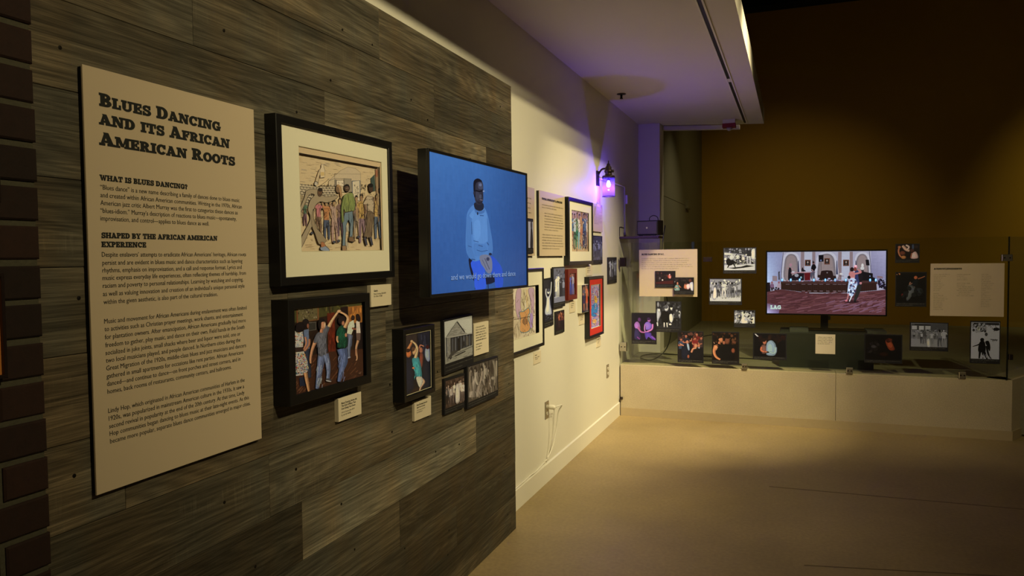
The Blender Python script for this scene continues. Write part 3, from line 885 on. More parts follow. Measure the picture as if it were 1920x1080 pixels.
# ------------------------------------------------------------------ large introduction panel
t = hang('plank', 'text_panel', 1.197, 1.0047, .0, 'large pinkish text panel headed Blues Dancing and its African American Roots, on the planks', 'text panel')
t.scale = (1.00843, 1.00843, 1.0)
MB().box(.003, .538, .003, .929, .0005, .0135).build('backing_board', M_BLKFOAM, t)
MB().cbox(0, .541, 0, .932, .0136, .018, .0006).build('face', M_BOARD, t)
T = Type()
T.slab('Blues Dancing', .0395, .8515, .0275, .368, small=.82)
T.slab('and its African', .0380, .8112, .0275, .402, small=.82)
T.slab('American Roots', .0370, .7662, .0275, .422, small=.82)
T.slab('what is blues dancing?', .0338, .6888, .0118, .253, small=1, grow=.04)
body = [
 (.0342, .6687, .4734, 'A\u201cBlues dance\u201d is a new name describing a family of dances done to blues music'),
 (.0337, .6516, .4819, 'and created within African American communities. Writing in the 1970s, African'),
 (.0332, .6346, .4651, 'American jazz critic Albert Murray was the first to categorize these dances as'),
 (.0326, .6175, .4596, '\u201cblues-idiom.\u201d Murray\u2019s description of reactions to blues music\u2014spontaneity,'),
 (.0321, .6005, .3575, 'improvisation, and control\u2014applies to blues dance as well.'),
 (.0322, .5210, .4935, 'Despite enslavers\u2019 attempts to eradicate African Americans\u2019 heritage, African roots'),
 (.0330, .5030, .4786, 'persist and are evident in blues music and dance characteristics such as layering'),
 (.0324, .4862, .4750, 'rhythms, emphasis on improvisation, and a call and response format. Lyrics and'),
 (.0321, .4695, .4919, 'music express everyday life experiences, often reflecting themes of hardship, from'),
 (.0323, .4523, .4798, 'racism and poverty to personal relationships. Learning by watching and copying,'),
 (.0317, .4343, .4848, 'as well as valuing innovation and creation of an individual\u2019s unique personal style'),
 (.0326, .4164, .3810, 'within the given aesthetic, is also part of the cultural tradition.'),
 (.0327, .3736, .4907, 'Music and movement for African Americans during enslavement was often limited'),
 (.0329, .3564, .4753, 'to activities such as Christian prayer meetings, work chants, and entertainment'),
 (.0331, .3388, .4860, 'for plantation owners. After emancipation, African Americans gradually had more'),
 (.0335, .3210, .4808, 'freedom to gather, play music, and dance on their own. Field hands in the South'),
 (.0335, .3036, .4633, 'socialized in juke joints, small shacks where beer and liquor were sold, one or'),
 (.0337, .2866, .4627, 'two local musicians played, and people danced. In Northern cities during the'),
 (.0339, .2693, .4847, 'Great Migration of the 1920s, middle-class blues and jazz musicians and dancers'),
 (.0340, .2516, .4727, 'gathered in small apartments for occasions like rent parties. African Americans'),
 (.0345, .2345, .4609, 'danced\u2014and continue to dance\u2014on front porches and street corners, and in'),
 (.0350, .2172, .4251, 'homes, back rooms of restaurants, community centers, and ballrooms.'),
 (.0353, .1742, .4756, 'Lindy Hop, which originated in African American communities of Harlem in the'),
 (.0360, .1567, .4727, '1920s, was popularized in mainstream American culture in the 1930s. It saw a'),
 (.0365, .1394, .4733, 'second revival in popularity at the end of the 20th century. At that time, Lindy'),
 (.0370, .1226, .4909, 'Hop communities began dancing to blues music at their late-night events. As this'),
 (.0376, .1054, .4962, 'became more popular, separate blues dance communities emerged in major cities.')]
for x, y, x1, s_ in body:
    if s_.startswith('A\u201c'): s_ = s_[1:]
    T.line(s_, x, y, .0152, width=x1 - x)
    n0_ = len(T.v); T.line(s_, x + .00036, y + .0001, .0152, width=x1 - x)
    T.v[n0_:] = [(a, b_, 1.5e-5) for a, b_, _ in T.v[n0_:]]
T.slab('shaped by the african american', .0333, .5623, .0118, .352, small=1, grow=.04)
T.slab('experience', .0326, .5424, .0118, .121, small=1, grow=.04)
T.build('lettering', M_INK, t, .0183)

# ------------------------------------------------------------------ framed street-dance drawing
K = (25, 20, 16)
A = Art(.494, .324, [(22, 37), (828, 183), (832, 1037), (38, 1050)], (196, 184, 138), .82, seed=3)
PAP = (192, 165, 105)
A.shade = False; A.mute = .38
A.fill(PAP)
A.blotch(40, 80, 820, 1040, 60, [(188, 160, 100), (197, 172, 112), (182, 156, 98)], (20, 70), (10, 30), (-10, 20))
A.strokes(60, 150, 780, 380, 120, [(180, 160, 112), (184, 164, 112), (172, 160, 122), (186, 162, 110)], (15, 60), 3, (0, 15))
A.strokes(60, 800, 800, 1030, 70, [(178, 148, 92), (182, 152, 96)], (20, 70), 3, (-10, 10))
# buildings
A.poly([(330, 370), (450, 265), (520, 232), (590, 245), (640, 285), (640, 470), (330, 480)], (182, 160, 112), K, 2)
A.line([(388, 300), (640, 300)], 2, (80, 70, 50)); A.line([(388, 300), (388, 350)], 2, (80, 70, 50)); A.line([(330, 370), (388, 345), (550, 350)], 3, K)
A.poly([(405, 362), (475, 362), (475, 418), (405, 414)], (205, 185, 140), K, 4)
A.poly([(478, 345), (548, 345), (548, 470), (478, 470)], (140, 128, 95), K, 3)
A.poly([(388, 355), (404, 355), (404, 480), (388, 480)], (120, 110, 85), K, 2)
A.strokes(415, 375, 465, 410, 10, [K, (60, 50, 40)], (6, 14), 3, (60, 120))
A.poly([(556, 368), (632, 362), (632, 560), (556, 545)], (190, 175, 130), (45, 70, 85), 7)
A.strokes(575, 390, 618, 530, 14, [K, (70, 60, 45)], (10, 24), 4, (0, 180))
A.strokes(640, 390, 720, 450, 14, [K], (12, 26), 4, (70, 110))
A.poly([(738, 340), (775, 300), (780, 460), (742, 470)], (50, 75, 60), K, 2)
A.poly([(783, 250), (824, 240), (824, 600), (790, 560)], (150, 115, 70), K, 2)
A.poly([(786, 262), (806, 255), (806, 320), (786, 330)], (155, 80, 45))
# brick wall with courses
A.poly([(36, 395), (190, 425), (395, 430), (395, 520), (190, 600), (36, 640)], (178, 160, 115))
for r_ in range(9):
    yb = 400 + r_ * 24
    A.line([(36, yb), (150, yb + 14), (395, yb + 20 - r_ * 4)], 4, K)
    for q in range(12):
        xx = 40 + q * 31 + (r_ % 2) * 15
        A.line([(xx, yb + 2), (xx + 2, yb + 24)], 4, K)
A.poly([(36, 500), (100, 520), (100, 700), (36, 740)], (150, 128, 80)); A.strokes(38, 520, 98, 730, 26, [(95, 75, 45)], (8, 20), 3, (0, 12))
# bottle and raised arm
A.poly([(190, 395), (212, 330), (236, 262), (256, 250), (262, 262), (240, 320), (222, 400)], (184, 158, 105), K, 3)
A.poly([(244, 262), (256, 240), (256, 212), (280, 210), (282, 240), (290, 262), (290, 335), (246, 340)], (198, 176, 125), (70, 60, 50), 3)
A.poly([(250, 285), (285, 285), (285, 320), (250, 322)], (195, 160, 80))
A.ell(205, 398, 18, 22, (170, 160, 130), line=K, lw=5)
A.limb([(205, 420), (260, 400), (320, 360)], [16, 14, 12], PAP); A.line([(215, 440), (300, 375), (330, 350)], 3, K)
# background dancers
R = random.Random(8)
for (x, y, h, tp, lo, ar) in [(95, 800, 230, (70, 110, 75), (110, 70, 80), 'down'), (225, 880, 330, (190, 95, 95), (120, 85, 55), 'out'),
                               (300, 930, 370, (190, 110, 50), (60, 75, 95), 'up'), (375, 960, 400, (165, 130, 105), (160, 120, 100), 'up'),
                               (430, 900, 360, (120, 85, 70), (95, 65, 75), 'down'), (590, 915, 400, (150, 115, 70), (155, 130, 90), 'out'),
                               (640, 960, 460, (185, 140, 55), (130, 95, 100), 'down'), (560, 820, 280, (120, 90, 75), (95, 80, 60), 'down'),
                               (790, 920, 420, (190, 145, 60), (70, 90, 105), 'down'), (690, 880, 330, (140, 110, 80), (120, 90, 70), 'hold'), (815, 760, 320, (150, 120, 70), (110, 85, 60), 'down')]:
    A.person(x, y, h, R.choice([(150, 110, 65), (120, 85, 50), (165, 125, 75)]), tp, lo, K, arms=ar)
    for q in range(7):
        A.line([(x + R.uniform(-.13, .13) * h, y - R.uniform(.2, .9) * h), (x + R.uniform(-.13, .13) * h, y - R.uniform(.1, .8) * h)], 3, K)
# child's trousers, boots
for x, y in [(365, 955), (408, 945), (600, 905), (155, 870)]: A.ell(x, y, 14, 12, (60, 65, 75), line=K, lw=3)
# tall leaning dancer, left
A.smooth([(110, 462), (205, 452), (252, 500), (300, 522), (395, 508), (398, 535), (310, 580), (235, 570), (185, 620), (170, 700), (190, 780), (240, 870), (290, 940), (222, 978),
          (190, 900), (160, 800), (48, 1020), (40, 940), (140, 740), (118, 650), (140, 560), (185, 505), (130, 510), (60, 660), (42, 640), (90, 520)], (150, 130, 88), K, 4, n=3)
A.smooth([(170, 640), (182, 790), (250, 880), (290, 945), (222, 978), (185, 880), (150, 780)], (142, 120, 78), K, 3, n=3)
A.ell(236, 480, 24, 42, (95, 62, 35), 8, line=K, lw=4); A.ell(240, 455, 22, 18, (40, 28, 20)); A.strokes(222, 465, 252, 510, 8, [K, (150, 90, 50)], (6, 12), 3)
A.smooth([(232, 1005), (262, 985), (312, 1020), (312, 1042), (240, 1035)], (110, 130, 145), K, 4, n=3)
A.poly([(236, 955), (262, 955), (285, 992), (240, 1008)], (175, 95, 45), K, 3)
# raised head/hat couple near the centre
A.ell(412, 445, 26, 40, (120, 85, 50), line=K, lw=4); A.limb([(400, 410), (430, 430), (440, 520)], [20, 22, 18], (180, 130, 70)); A.line([(395, 408), (436, 430), (446, 520)], 3, K)
# man in the green jacket and jeans
A.smooth([(470, 505), (540, 480), (560, 520), (560, 640), (540, 668), (480, 672), (462, 640), (452, 760), (438, 765), (432, 650), (445, 560)], (120, 140, 55), K, 4, n=3)
A.strokes(480, 520, 550, 650, 30, [(150, 165, 60), (80, 100, 45)], (30, 80), 3, (80, 100))
A.poly([(470, 672), (545, 655), (552, 760), (542, 900), (512, 905), (525, 780), (505, 740), (480, 800), (470, 990), (442, 990), (452, 850), (448, 780)], (85, 115, 120), K, 4)
A.strokes(470, 690, 545, 980, 20, [(120, 150, 150), (55, 80, 90)], (30, 70), 3, (80, 100))
A.ell(495, 435, 28, 36, (75, 52, 32), line=K, lw=3); A.poly([(470, 425), (478, 402), (512, 400), (520, 430), (500, 415)], K)
A.poly([(505, 905), (545, 905), (565, 940), (550, 955), (505, 945)], (120, 85, 50), K, 4); A.poly([(438, 990), (480, 990), (478, 1038), (440, 1038)], (150, 110, 65), K, 4)
A.limb([(470, 520), (448, 620), (446, 700), (456, 760)], [22, 24, 20, 16], (112, 132, 52)); A.line([(480, 530), (462, 620), (460, 760)], 3, K); A.line([(462, 515), (438, 610), (436, 700), (444, 765)], 4, K)
A.limb([(548, 510), (565, 580), (560, 650)], [20, 20, 14], (112, 132, 52)); A.line([(560, 515), (577, 580), (566, 650)], 4, K); A.line([(505, 500), (512, 600), (506, 668)], 3, K)
A.line([(474, 672), (545, 656)], 7, (60, 45, 30)); A.line([(508, 680), (510, 760)], 3, K)
for q in range(5): A.line([(486, 425 + q * 9), (508, 421 + q * 9)], 2, (130, 92, 58))
A.line([(484, 440), (492, 440)], 3, (200, 180, 140)); A.line([(500, 438), (508, 437)], 3, (200, 180, 140))
# woman in the long skirt
A.poly([(690, 510), (750, 520), (755, 600), (745, 680), (692, 665), (690, 590), (655, 600), (650, 580)], (170, 148, 105), K, 4)
A.smooth([(688, 662), (748, 680), (735, 800), (725, 905), (660, 905), (650, 890), (680, 790)], (105, 82, 52), K, 4, n=3)
A.strokes(670, 700, 735, 890, 22, [(130, 105, 70), (70, 52, 34)], (30, 80), 3, (85, 105))
A.ell(728, 435, 22, 40, (70, 45, 28), line=K, lw=3); A.ell(726, 408, 24, 20, K); A.limb([(660, 590), (670, 670), (640, 700)], [14, 12, 8], (110, 75, 45))
A.limb([(750, 520), (760, 600), (755, 660)], [14, 12, 8], (95, 65, 40))
for x in (662, 716): A.poly([(x - 14, 915), (x + 8, 905), (x + 22, 985), (x + 6, 985)], (60, 60, 70), K, 3)
A.strokes(560, 480, 820, 700, 60, [K, (60, 45, 30), (150, 110, 70)], (8, 30), 3, (0, 180))
A.strokes(180, 560, 440, 860, 50, [K, (80, 60, 40)], (8, 26), 3, (0, 180))
# printed border of the sheet
A.poly([(22, 37), (828, 183), (808, 233), (28, 104)], (190, 160, 100))
A.line([(26, 106), (808, 236)], 9, K); A.line([(28, 106), (42, 1050)], 7, K); A.line([(808, 236), (818, 1037)], 6, K)
A.poly([(814, 190), (828, 183), (832, 1037), (820, 1037)], (188, 158, 98))
frame_pic('plank', 1.815, 2.486, 1.440, 1.946, .042, .026, (.087, .040, .075, .054), A,
          'black framed coloured pencil drawing of dancers in a street, wide cream mat, on the planks', 'picture', matz=.034, M_p=M_DRAW, rot=.7)

# ------------------------------------------------------------------ oil painting, couples dancing
A = Art(.380, .272, [(42, 112), (722, 38), (716, 832), (38, 1022)], (196, 180, 130), 1.0, seed=5)
A.mute = .12
A.fill((38, 24, 12))
A.poly([(42, 100), (722, 30), (722, 150), (42, 300)], (62, 56, 20)); A.blotch(50, 80, 600, 200, 40, [(78, 70, 22), (48, 44, 16), (90, 78, 30)], (10, 40), (10, 40))
A.poly([(80, 130), (290, 100), (290, 270), (80, 300)], (96, 62, 26)); A.poly([(92, 142), (280, 112), (280, 258), (92, 286)], (88, 76, 38))
A.blotch(95, 150, 275, 260, 40, [(110, 92, 50), (60, 44, 24), (135, 115, 75), (50, 36, 20)], (4, 14))
A.line([(80, 130), (290, 100)], 7, (120, 62, 26)); A.line([(290, 100), (290, 270)], 6, (125, 70, 30)); A.line([(80, 130), (80, 300)], 6, (115, 58, 26))
A.poly([(190, 298), (262, 290), (262, 365), (190, 378)], (45, 40, 28), (110, 100, 75), 4)
A.poly([(375, 200), (450, 190), (450, 590), (380, 590)], (86, 28, 10)); A.blotch(380, 300, 445, 580, 20, [(110, 36, 14), (70, 20, 8)], (6, 14), (20, 50), (-10, 10))
A.poly([(395, 90), (412, 88), (412, 200), (395, 205)], (48, 34, 14)); A.poly([(510, 140), (580, 130), (585, 620), (520, 620)], (30, 15, 10))
A.poly([(582, 135), (722, 118), (722, 300), (590, 330)], (140, 82, 26)); A.blotch(600, 140, 715, 250, 18, [(185, 110, 35), (120, 66, 22), (160, 95, 30)], (8, 20), (20, 50), (-8, 8))
A.poly([(640, 300), (722, 290), (722, 560), (640, 560)], (24, 14, 10))
# floor boards
A.poly([(38, 660), (380, 590), (720, 560), (716, 832), (38, 1022)], (58, 30, 14))
A.strokes(60, 620, 700, 960, 120, [(78, 42, 20), (44, 24, 12), (96, 56, 28), (66, 34, 16)], (30, 90), 7, (118, 138))
# far couple
A.limb([(585, 410), (590, 520), (552, 560)], [44, 36, 24], (70, 74, 78)); A.limb([(600, 420), (580, 540), (578, 640)], [40, 30, 20], (85, 90, 95)); A.ell(575, 648, 20, 8, (130, 130, 130), -20)
A.poly([(590, 290), (630, 268), (640, 330), (605, 415), (562, 405), (572, 330)], (175, 172, 165)); A.ell(626, 245, 18, 26, (45, 28, 18))
A.limb([(615, 350), (650, 360), (690, 330)], [20, 18, 14], (120, 62, 34))
A.poly([(655, 280), (690, 275), (697, 400), (655, 405)], (185, 165, 150)); A.poly([(652, 400), (697, 398), (692, 472), (655, 475)], (90, 66, 48))
A.ell(678, 245, 22, 42, (32, 18, 12), -12); A.limb([(670, 475), (648, 560), (656, 650), (645, 678)], [26, 20, 14, 12], (170, 120, 72)); A.limb([(645, 560), (642, 630)], [14, 10], (140, 90, 55))
# dark couple, left
A.poly([(135, 370), (185, 360), (190, 560), (150, 600)], (82, 92, 100)); A.limb([(165, 560), (175, 700), (185, 850)], [60, 46, 30], (34, 38, 42)); A.ell(158, 300, 34, 45, (26, 18, 14), 6); A.ell(180, 330, 12, 26, (120, 68, 40))
A.limb([(190, 460), (185, 520), (140, 580)], [22, 22, 22], (145, 92, 55)); A.limb([(150, 440), (160, 500), (130, 570)], [22, 20, 16], (160, 100, 60))
A.poly([(80, 850), (160, 830), (150, 930), (85, 935)], (28, 32, 40))
A.poly([(42, 380), (125, 385), (135, 470), (118, 545), (42, 545)], (168, 158, 130)); A.poly([(42, 585), (130, 575), (165, 690), (168, 780), (130, 822), (40, 832)], (165, 152, 120))
fl = [(165, 40, 26), (60, 105, 70), (215, 195, 160), (75, 95, 125), (190, 140, 50), (40, 60, 45), (200, 80, 50), (225, 215, 190), (110, 140, 90)]
A.blotch(44, 390, 128, 540, 90, fl, (3, 9)); A.blotch(42, 590, 150, 820, 170, fl, (3, 9)); A.blotch(120, 680, 165, 800, 40, fl, (3, 8))
A.poly([(40, 545), (118, 540), (125, 580), (40, 588)], (45, 28, 20))
A.limb([(135, 800), (150, 900), (165, 995)], [40, 32, 22], (165, 112, 62)); A.ell(100, 338, 46, 50, (22, 14, 12)); A.ell(82, 362, 34, 30, (20, 12, 10))
# man in the grey T-shirt
A.limb([(300, 630), (272, 790), (245, 960)], [76, 56, 34], (84, 92, 105)); A.limb([(335, 610), (360, 730), (355, 860)], [64, 46, 30], (90, 98, 108))
A.strokes(255, 660, 300, 930, 22, [(126, 132, 138), (64, 70, 84), (150, 152, 150)], (30, 70), 4, (98, 108)); A.strokes(335, 640, 365, 840, 14, [(130, 132, 134), (66, 72, 86)], (25, 55), 4, (78, 95))
A.ell(360, 872, 30, 14, (60, 55, 50), 12); A.ell(358, 884, 28, 6, (160, 150, 130), 12)
A.limb([(245, 470), (208, 560), (188, 650), (188, 705)], [40, 28, 22, 18], (175, 115, 68))
A.smooth([(262, 398), (300, 380), (345, 345), (375, 305), (382, 350), (355, 420), (348, 500), (352, 590), (318, 622), (268, 625), (262, 560), (256, 500), (222, 498), (235, 440)], (82, 80, 74), n=3)
A.strokes(262, 400, 345, 610, 30, [(98, 96, 90), (66, 64, 60)], (20, 60), 7, (70, 110))
A.limb([(375, 335), (410, 270), (470, 185)], [36, 26, 20], (190, 135, 80)); A.limb([(298, 395), (305, 350)], [34, 30], (160, 100, 60))
A.ell(315, 320, 28, 46, (175, 115, 70), 4); A.smooth([(270, 340), (272, 280), (300, 250), (335, 265), (330, 285), (305, 290), (300, 330), (288, 370)], (24, 16, 12), n=3)
A.ell(336, 320, 8, 30, (205, 150, 100), 4)
# woman in green
A.limb([(500, 560), (515, 680), (485, 780), (460, 890)], [100, 76, 50, 34], (70, 82, 102)); A.strokes(460, 600, 530, 860, 28, [(90, 102, 120), (54, 64, 82), (104, 114, 130)], (30, 70), 4, (95, 112))
A.smooth([(455, 370), (490, 325), (520, 318), (545, 400), (548, 530), (455, 548), (460, 470), (446, 420)], (16, 60, 34), n=3); A.strokes(465, 350, 535, 530, 24, [(26, 86, 48), (10, 42, 24)], (15, 40), 7, (60, 120))
A.limb([(485, 185), (540, 215), (565, 260), (530, 345)], [18, 22, 30, 34], (190, 130, 75)); A.limb([(455, 430), (452, 470), (462, 495)], [20, 20, 16], (180, 120, 70))
A.ell(505, 270, 40, 46, (30, 18, 14), 10); A.ell(515, 300, 14, 24, (160, 100, 60), 10); A.ell(478, 180, 22, 16, (195, 140, 85), -20)
A.ell(540, 420, 12, 22, (160, 100, 60))
A.strokes(650, 795, 695, 815, 4, [(120, 85, 55)], (14, 20), 3, (-10, 10))
frame_pic('plank', 1.820, 2.272, 1.084, 1.400, .062, .030, (0, 0, 0, 0), A, 'black box framed painting of several couples dancing, man in grey shirt, beside the text panel', 'picture', matz=.054, rot=0, name='framed_painting')

# ------------------------------------------------------------------ narrow painting, woman in turquoise
A = Art(.214, .244, [(45, 175), (298, 132), (296, 745), (50, 835)], (180, 165, 115), .95, seed=6)
A.mute = .12
A.fill((26, 19, 14)); A.poly([(45, 175), (170, 155), (170, 400), (45, 420)], (44, 33, 24)); A.poly([(180, 160), (298, 140), (298, 420), (180, 420)], (26, 26, 30))
A.strokes(180, 160, 290, 330, 16, [(44, 44, 50), (16, 16, 20)], (60, 110), 8, (86, 94))
A.poly([(45, 175), (298, 132), (298, 148), (45, 193)], (120, 100, 60))
A.poly([(50, 800), (50, 835), (296, 745), (296, 690)], (40, 24, 14))
A.smooth([(45, 430), (110, 430), (135, 520), (140, 700), (120, 780), (50, 800)], (20, 22, 28), n=3); A.smooth([(235, 470), (298, 450), (298, 740), (225, 760)], (18, 20, 26), n=3)
A.smooth([(252, 350), (285, 330), (298, 380), (298, 460), (275, 480), (250, 430)], (120, 125, 130), n=3); A.ell(275, 330, 18, 22, (60, 16, 10))
A.limb([(60, 415), (80, 350), (118, 275)], [36, 30, 20], (170, 100, 45)); A.ell(88, 395, 26, 40, (175, 90, 35), 10); A.ell(80, 360, 22, 20, (50, 26, 14))
A.limb([(195, 340), (205, 305), (240, 320)], [12, 12, 10], (165, 95, 55)); A.ell(210, 360, 18, 34, (150, 85, 50)); A.smooth([(195, 400), (228, 400), (222, 520), (205, 540)], (110, 50, 30), n=3)
A.limb([(215, 660), (235, 690), (205, 740), (192, 778)], [24, 22, 16, 12], (185, 130, 80))
A.smooth([(120, 450), (180, 430), (205, 520), (215, 640), (165, 645), (140, 560)], (44, 122, 108), n=3); A.strokes(130, 460, 200, 630, 26, [(60, 150, 135), (30, 95, 88)], (15, 40), 6, (70, 110))
A.smooth([(160, 640), (215, 640), (220, 700), (195, 750), (170, 700)], (185, 172, 135), n=3)
A.limb([(120, 262), (155, 295), (172, 350), (152, 440)], [16, 20, 26, 28], (195, 140, 80)); A.ell(145, 370, 20, 38, (190, 130, 72), 15); A.ell(132, 345, 18, 26, (80, 48, 24), 15); A.ell(118, 262, 14, 14, (195, 135, 75))
A.ell(132, 545, 14, 12, (175, 100, 50))
frame_pic('plank', 2.525, 2.789, .962, 1.246, .052, .020, (.003, .003, .003, .003), A, 'narrow black framed painting of a woman in a turquoise top with raised arms', 'picture', matz=.046, M_m=M_BLACK, name='framed_painting', rot=-.3)

# ------------------------------------------------------------------ mounted photographs under the television
A = Art(.300, .188, [(437, 70), (722, 17), (728, 432), (447, 525)], (172, 160, 118), .80, seed=7)
A.fill((140, 134, 104)); A.poly([(437, 70), (722, 17), (722, 215), (437, 240)], (158, 152, 118))
A.poly([(450, 430), (728, 330), (728, 432), (447, 525)], (118, 112, 84)); A.strokes(455, 400, 720, 500, 60, [(96, 90, 66), (140, 132, 100), (80, 74, 54)], (15, 50), 4, (-25, -12))
A.poly([(452, 235), (722, 200), (722, 330), (600, 372), (470, 470), (455, 430)], (52, 48, 36))
for i in range(18):
    x = 460 + i * 14.5; A.poly([(x, 238 - i * 1.5), (x + 8, 237 - i * 1.5), (x + 8, 400 - i * 4), (x, 405 - i * 4)], grey([84, 40, 110, 30, 66, 24][i % 6]))
A.poly([(462, 230), (498, 225), (500, 440), (468, 460)], (112, 106, 82)); A.strokes(465, 240, 495, 440, 20, [(84, 78, 60), (130, 122, 96)], (30, 80), 3, (86, 94))
A.poly([(470, 205), (562, 75), (645, 190), (690, 210), (500, 245), (452, 235)], (118, 112, 86)); A.strokes(490, 130, 620, 225, 70, [(96, 90, 68), (138, 130, 102)], (14, 40), 3, (-14, -6))
A.line([(566, 72), (646, 192)], 10, (28, 26, 20)); A.line([(562, 75), (458, 228)], 4, (60, 56, 42)); A.line([(452, 238), (520, 232), (722, 205)], 6, (150, 142, 110)); A.line([(500, 250), (720, 216)], 6, (26, 24, 18))
A.poly([(570, 250), (600, 246), (600, 380), (570, 385)], (22, 20, 15))
for x in (636, 662): A.person(x, 352, 74, (40, 36, 28), (34, 30, 24), (26, 24, 18))
A.poly([(655, 235), (680, 232), (680, 330), (655, 335)], (72, 66, 50))
A.line([(540, 440), (650, 392)], 9, (30, 28, 22)); A.line([(470, 455), (600, 395), (725, 340)], 5, (60, 56, 42)); A.ell(498, 445, 14, 26, (50, 46, 34))
photo('plank', 2.951, 3.272, 1.004, 1.246, A, 'black and white photo of a wooden shack with a porch, under the television', cap=.19, border=.03, th=.016, rot=.9, group=None)

A = Art(.196, .122, [(448, 670), (632, 603), (633, 852), (447, 925)], (165, 150, 108), .8, seed=8)
A.fill((48, 32, 20)); A.blotch(450, 610, 632, 900, 70, [(70, 50, 32), (34, 22, 14), (90, 68, 46)], (8, 20))
R = random.Random(5)
for i in range(12):
    x = 458 + i * 15; v = R.choice([120, 165, 90, 180, 60])
    A.person(x, 900 - i * 5 + R.uniform(-10, 10), 190 + R.uniform(-25, 15), (140, 112, 80), (v, v * .9, v * .72), (v * .5, v * .4, v * .3), (26, 18, 12), arms=R.choice(['down', 'up', 'hold']))
A.smooth([(545, 700), (572, 690), (585, 760), (580, 850), (540, 860)], (165, 148, 115), n=3)
photo('plank', 2.951, 3.164, .826, .985, A, 'small sepia photo of a standing crowd, lower left of the three photos under the television', cap=.17, border=.04, th=.014, rot=-1.5, group=None)

A = Art(.368, .166, [(668, 517), (968, 420), (965, 770), (672, 868)], (168, 152, 108), .8, seed=9)
A.fill((58, 48, 32)); A.blotch(670, 440, 965, 840, 60, [(80, 68, 46), (40, 32, 20), (96, 82, 58)], (10, 30), (20, 60), (-12, 12))
for (pts, w, c) in [([(700, 820), (715, 700), (745, 620), (750, 560)], [60, 50, 36, 20], (120, 104, 76)), ([(760, 820), (775, 720), (800, 640), (808, 540)], [50, 40, 34, 22], (108, 92, 66)),
                    ([(735, 560), (742, 640), (760, 700)], [16, 24, 18], (132, 116, 84)), ([(830, 480), (840, 560), (830, 640)], [40, 50, 30], (112, 98, 70)), ([(880, 600), (885, 680), (870, 760)], [44, 50, 40], (66, 54, 36)),
                    ([(690, 560), (690, 680), (700, 760)], [30, 36, 30], (92, 78, 54)), ([(925, 450), (945, 560), (935, 720)], [30, 34, 30], (88, 76, 52)), ([(905, 640), (940, 640)], [40, 40], (110, 96, 68)), ([(960, 450), (955, 620)], [18, 22], (110, 96, 66))]:
    A.limb(pts, w, c)
for x, y in [(740, 540), (805, 530), (876, 545), (700, 545), (840, 500)]: A.ell(x, y, 14, 32, (34, 26, 17), -8); A.ell(x - 6, y + 14, 8, 18, (110, 94, 66), -8)
A.strokes(690, 560, 950, 800, 40, [(34, 26, 16), (130, 114, 84), (100, 86, 60)], (30, 80), 6, (70, 100))
photo('plank', 3.186, 3.578, .806, 1.012, A, 'large brown toned photo of dancing couples, lower right of the photos under the television', cap=.15, border=.03, th=.018, rot=-.5, group=None)

# labels on the planks
def L(txt, x, y, sz, wd, bold=.01): return lambda T, w, h: T.line(txt, w * x, h * y, h * sz, width=w * wd, bold=bold)
def G(x, y, xh, wd, seed): return lambda T, w, h: T.greek(w * x, h * y, h * xh, w * wd, seed)
card('plank', 2.354, 2.500, 1.343, 1.422, [L('Gumbo', .14, .70, .13, .18, .02), L('Pencil Drawing, 2018-2019', .14, .56, .11, .58, 0), L('By', .14, .45, .11, .05, 0), G(.22, .45, .055, .34, 3)],
     'cream label at the lower right corner of the framed street drawing', .016)
card('plank', 2.134, 2.276, .969, 1.048, [L('Blues Dancing Series #6:', .12, .72, .12, .68, .02), L('The Kind of Blues That', .12, .60, .12, .62, .02), L("Don't Bring You Down", .12, .48, .12, .60, .02), L('Oil on Canvas, June 2014', .12, .33, .10, .56, 0), L('By', .12, .21, .10, .05, 0), G(.20, .21, .055, .30, 4)],
     'cream label under the wide painting of couples dancing', .016)
card('plank', 2.677, 2.825, .856, .937, [L('Blues Dancing Series #2:', .13, .74, .11, .62, .02), L('Light from the Dark', .13, .61, .11, .50, .02), L('Oil on Canvas, May 2012', .13, .48, .09, .50, 0), L('By', .13, .37, .09, .05, 0), G(.2, .37, .05, .28, 5)],
     'cream label under the narrow turquoise-top painting', .012, rot=-.8)
card('plank', 3.284, 3.467, 1.044, 1.200, [G(.12, .86 - .082 * i, .03, [.58, .68, .62, .72, .66, .72][i], 10 + i) for i in range(6)] + [G(.12, .33 - .08 * i, .03, [.42, .40, .30][i], 30 + i) for i in range(3)],
     'cream caption card right of the shack photograph', .014, name='caption_card')

# ------------------------------------------------------------------ blue television on its wall mount
tw, th_ = .970, .558
Rz = Matrix.Rotation(-.0498, 3, 'Z')
c0 = Vector((-1.2579, 2.9969, 1.6496))
Rt = Rz @ R_LEFT
org = c0 - Rt @ Vector((tw / 2, th_ / 2, 0))
t = empty('television', org, 'black television on a wall arm showing a seated man against blue', 'television', None, Rt)
body_ = MB().cbox(0, tw, 0, th_, -.042, -.002, .002).box(.12, tw - .12, .06, th_ - .10, -.062, -.042)
body_.build('casing', M_TVBLK, t)
MB().ring(0, tw, 0, th_, .011, -.0015, .004, c=.0006).build('bezel', M_TVBLK, t)
wm = MB().box(tw / 2 - .16, tw / 2 + .16, th_ / 2 - .11, th_ / 2 + .11, -.075, -.062).box(tw / 2 - .035, tw / 2 + .035, th_ / 2 - .04, th_ / 2 + .04, -.16, -.075)
wm.box(tw / 2 - .10, tw / 2 + .10, th_ / 2 - .16, th_ / 2 + .16, -.186, -.16)
wm.build('wall_bracket', M_TVBLK, t)
A = Art(tw - .022, th_ - .022, [(142, 110), (760, 268), (762, 955), (157, 1020)], emit=True, seed=12)
A.shade = False
A.grad([(142, 110), (480, 196), (490, 560), (150, 570)], [(64, 112, 176), (58, 105, 170), (48, 92, 156), (52, 94, 158)], 16, 18, 1.2)
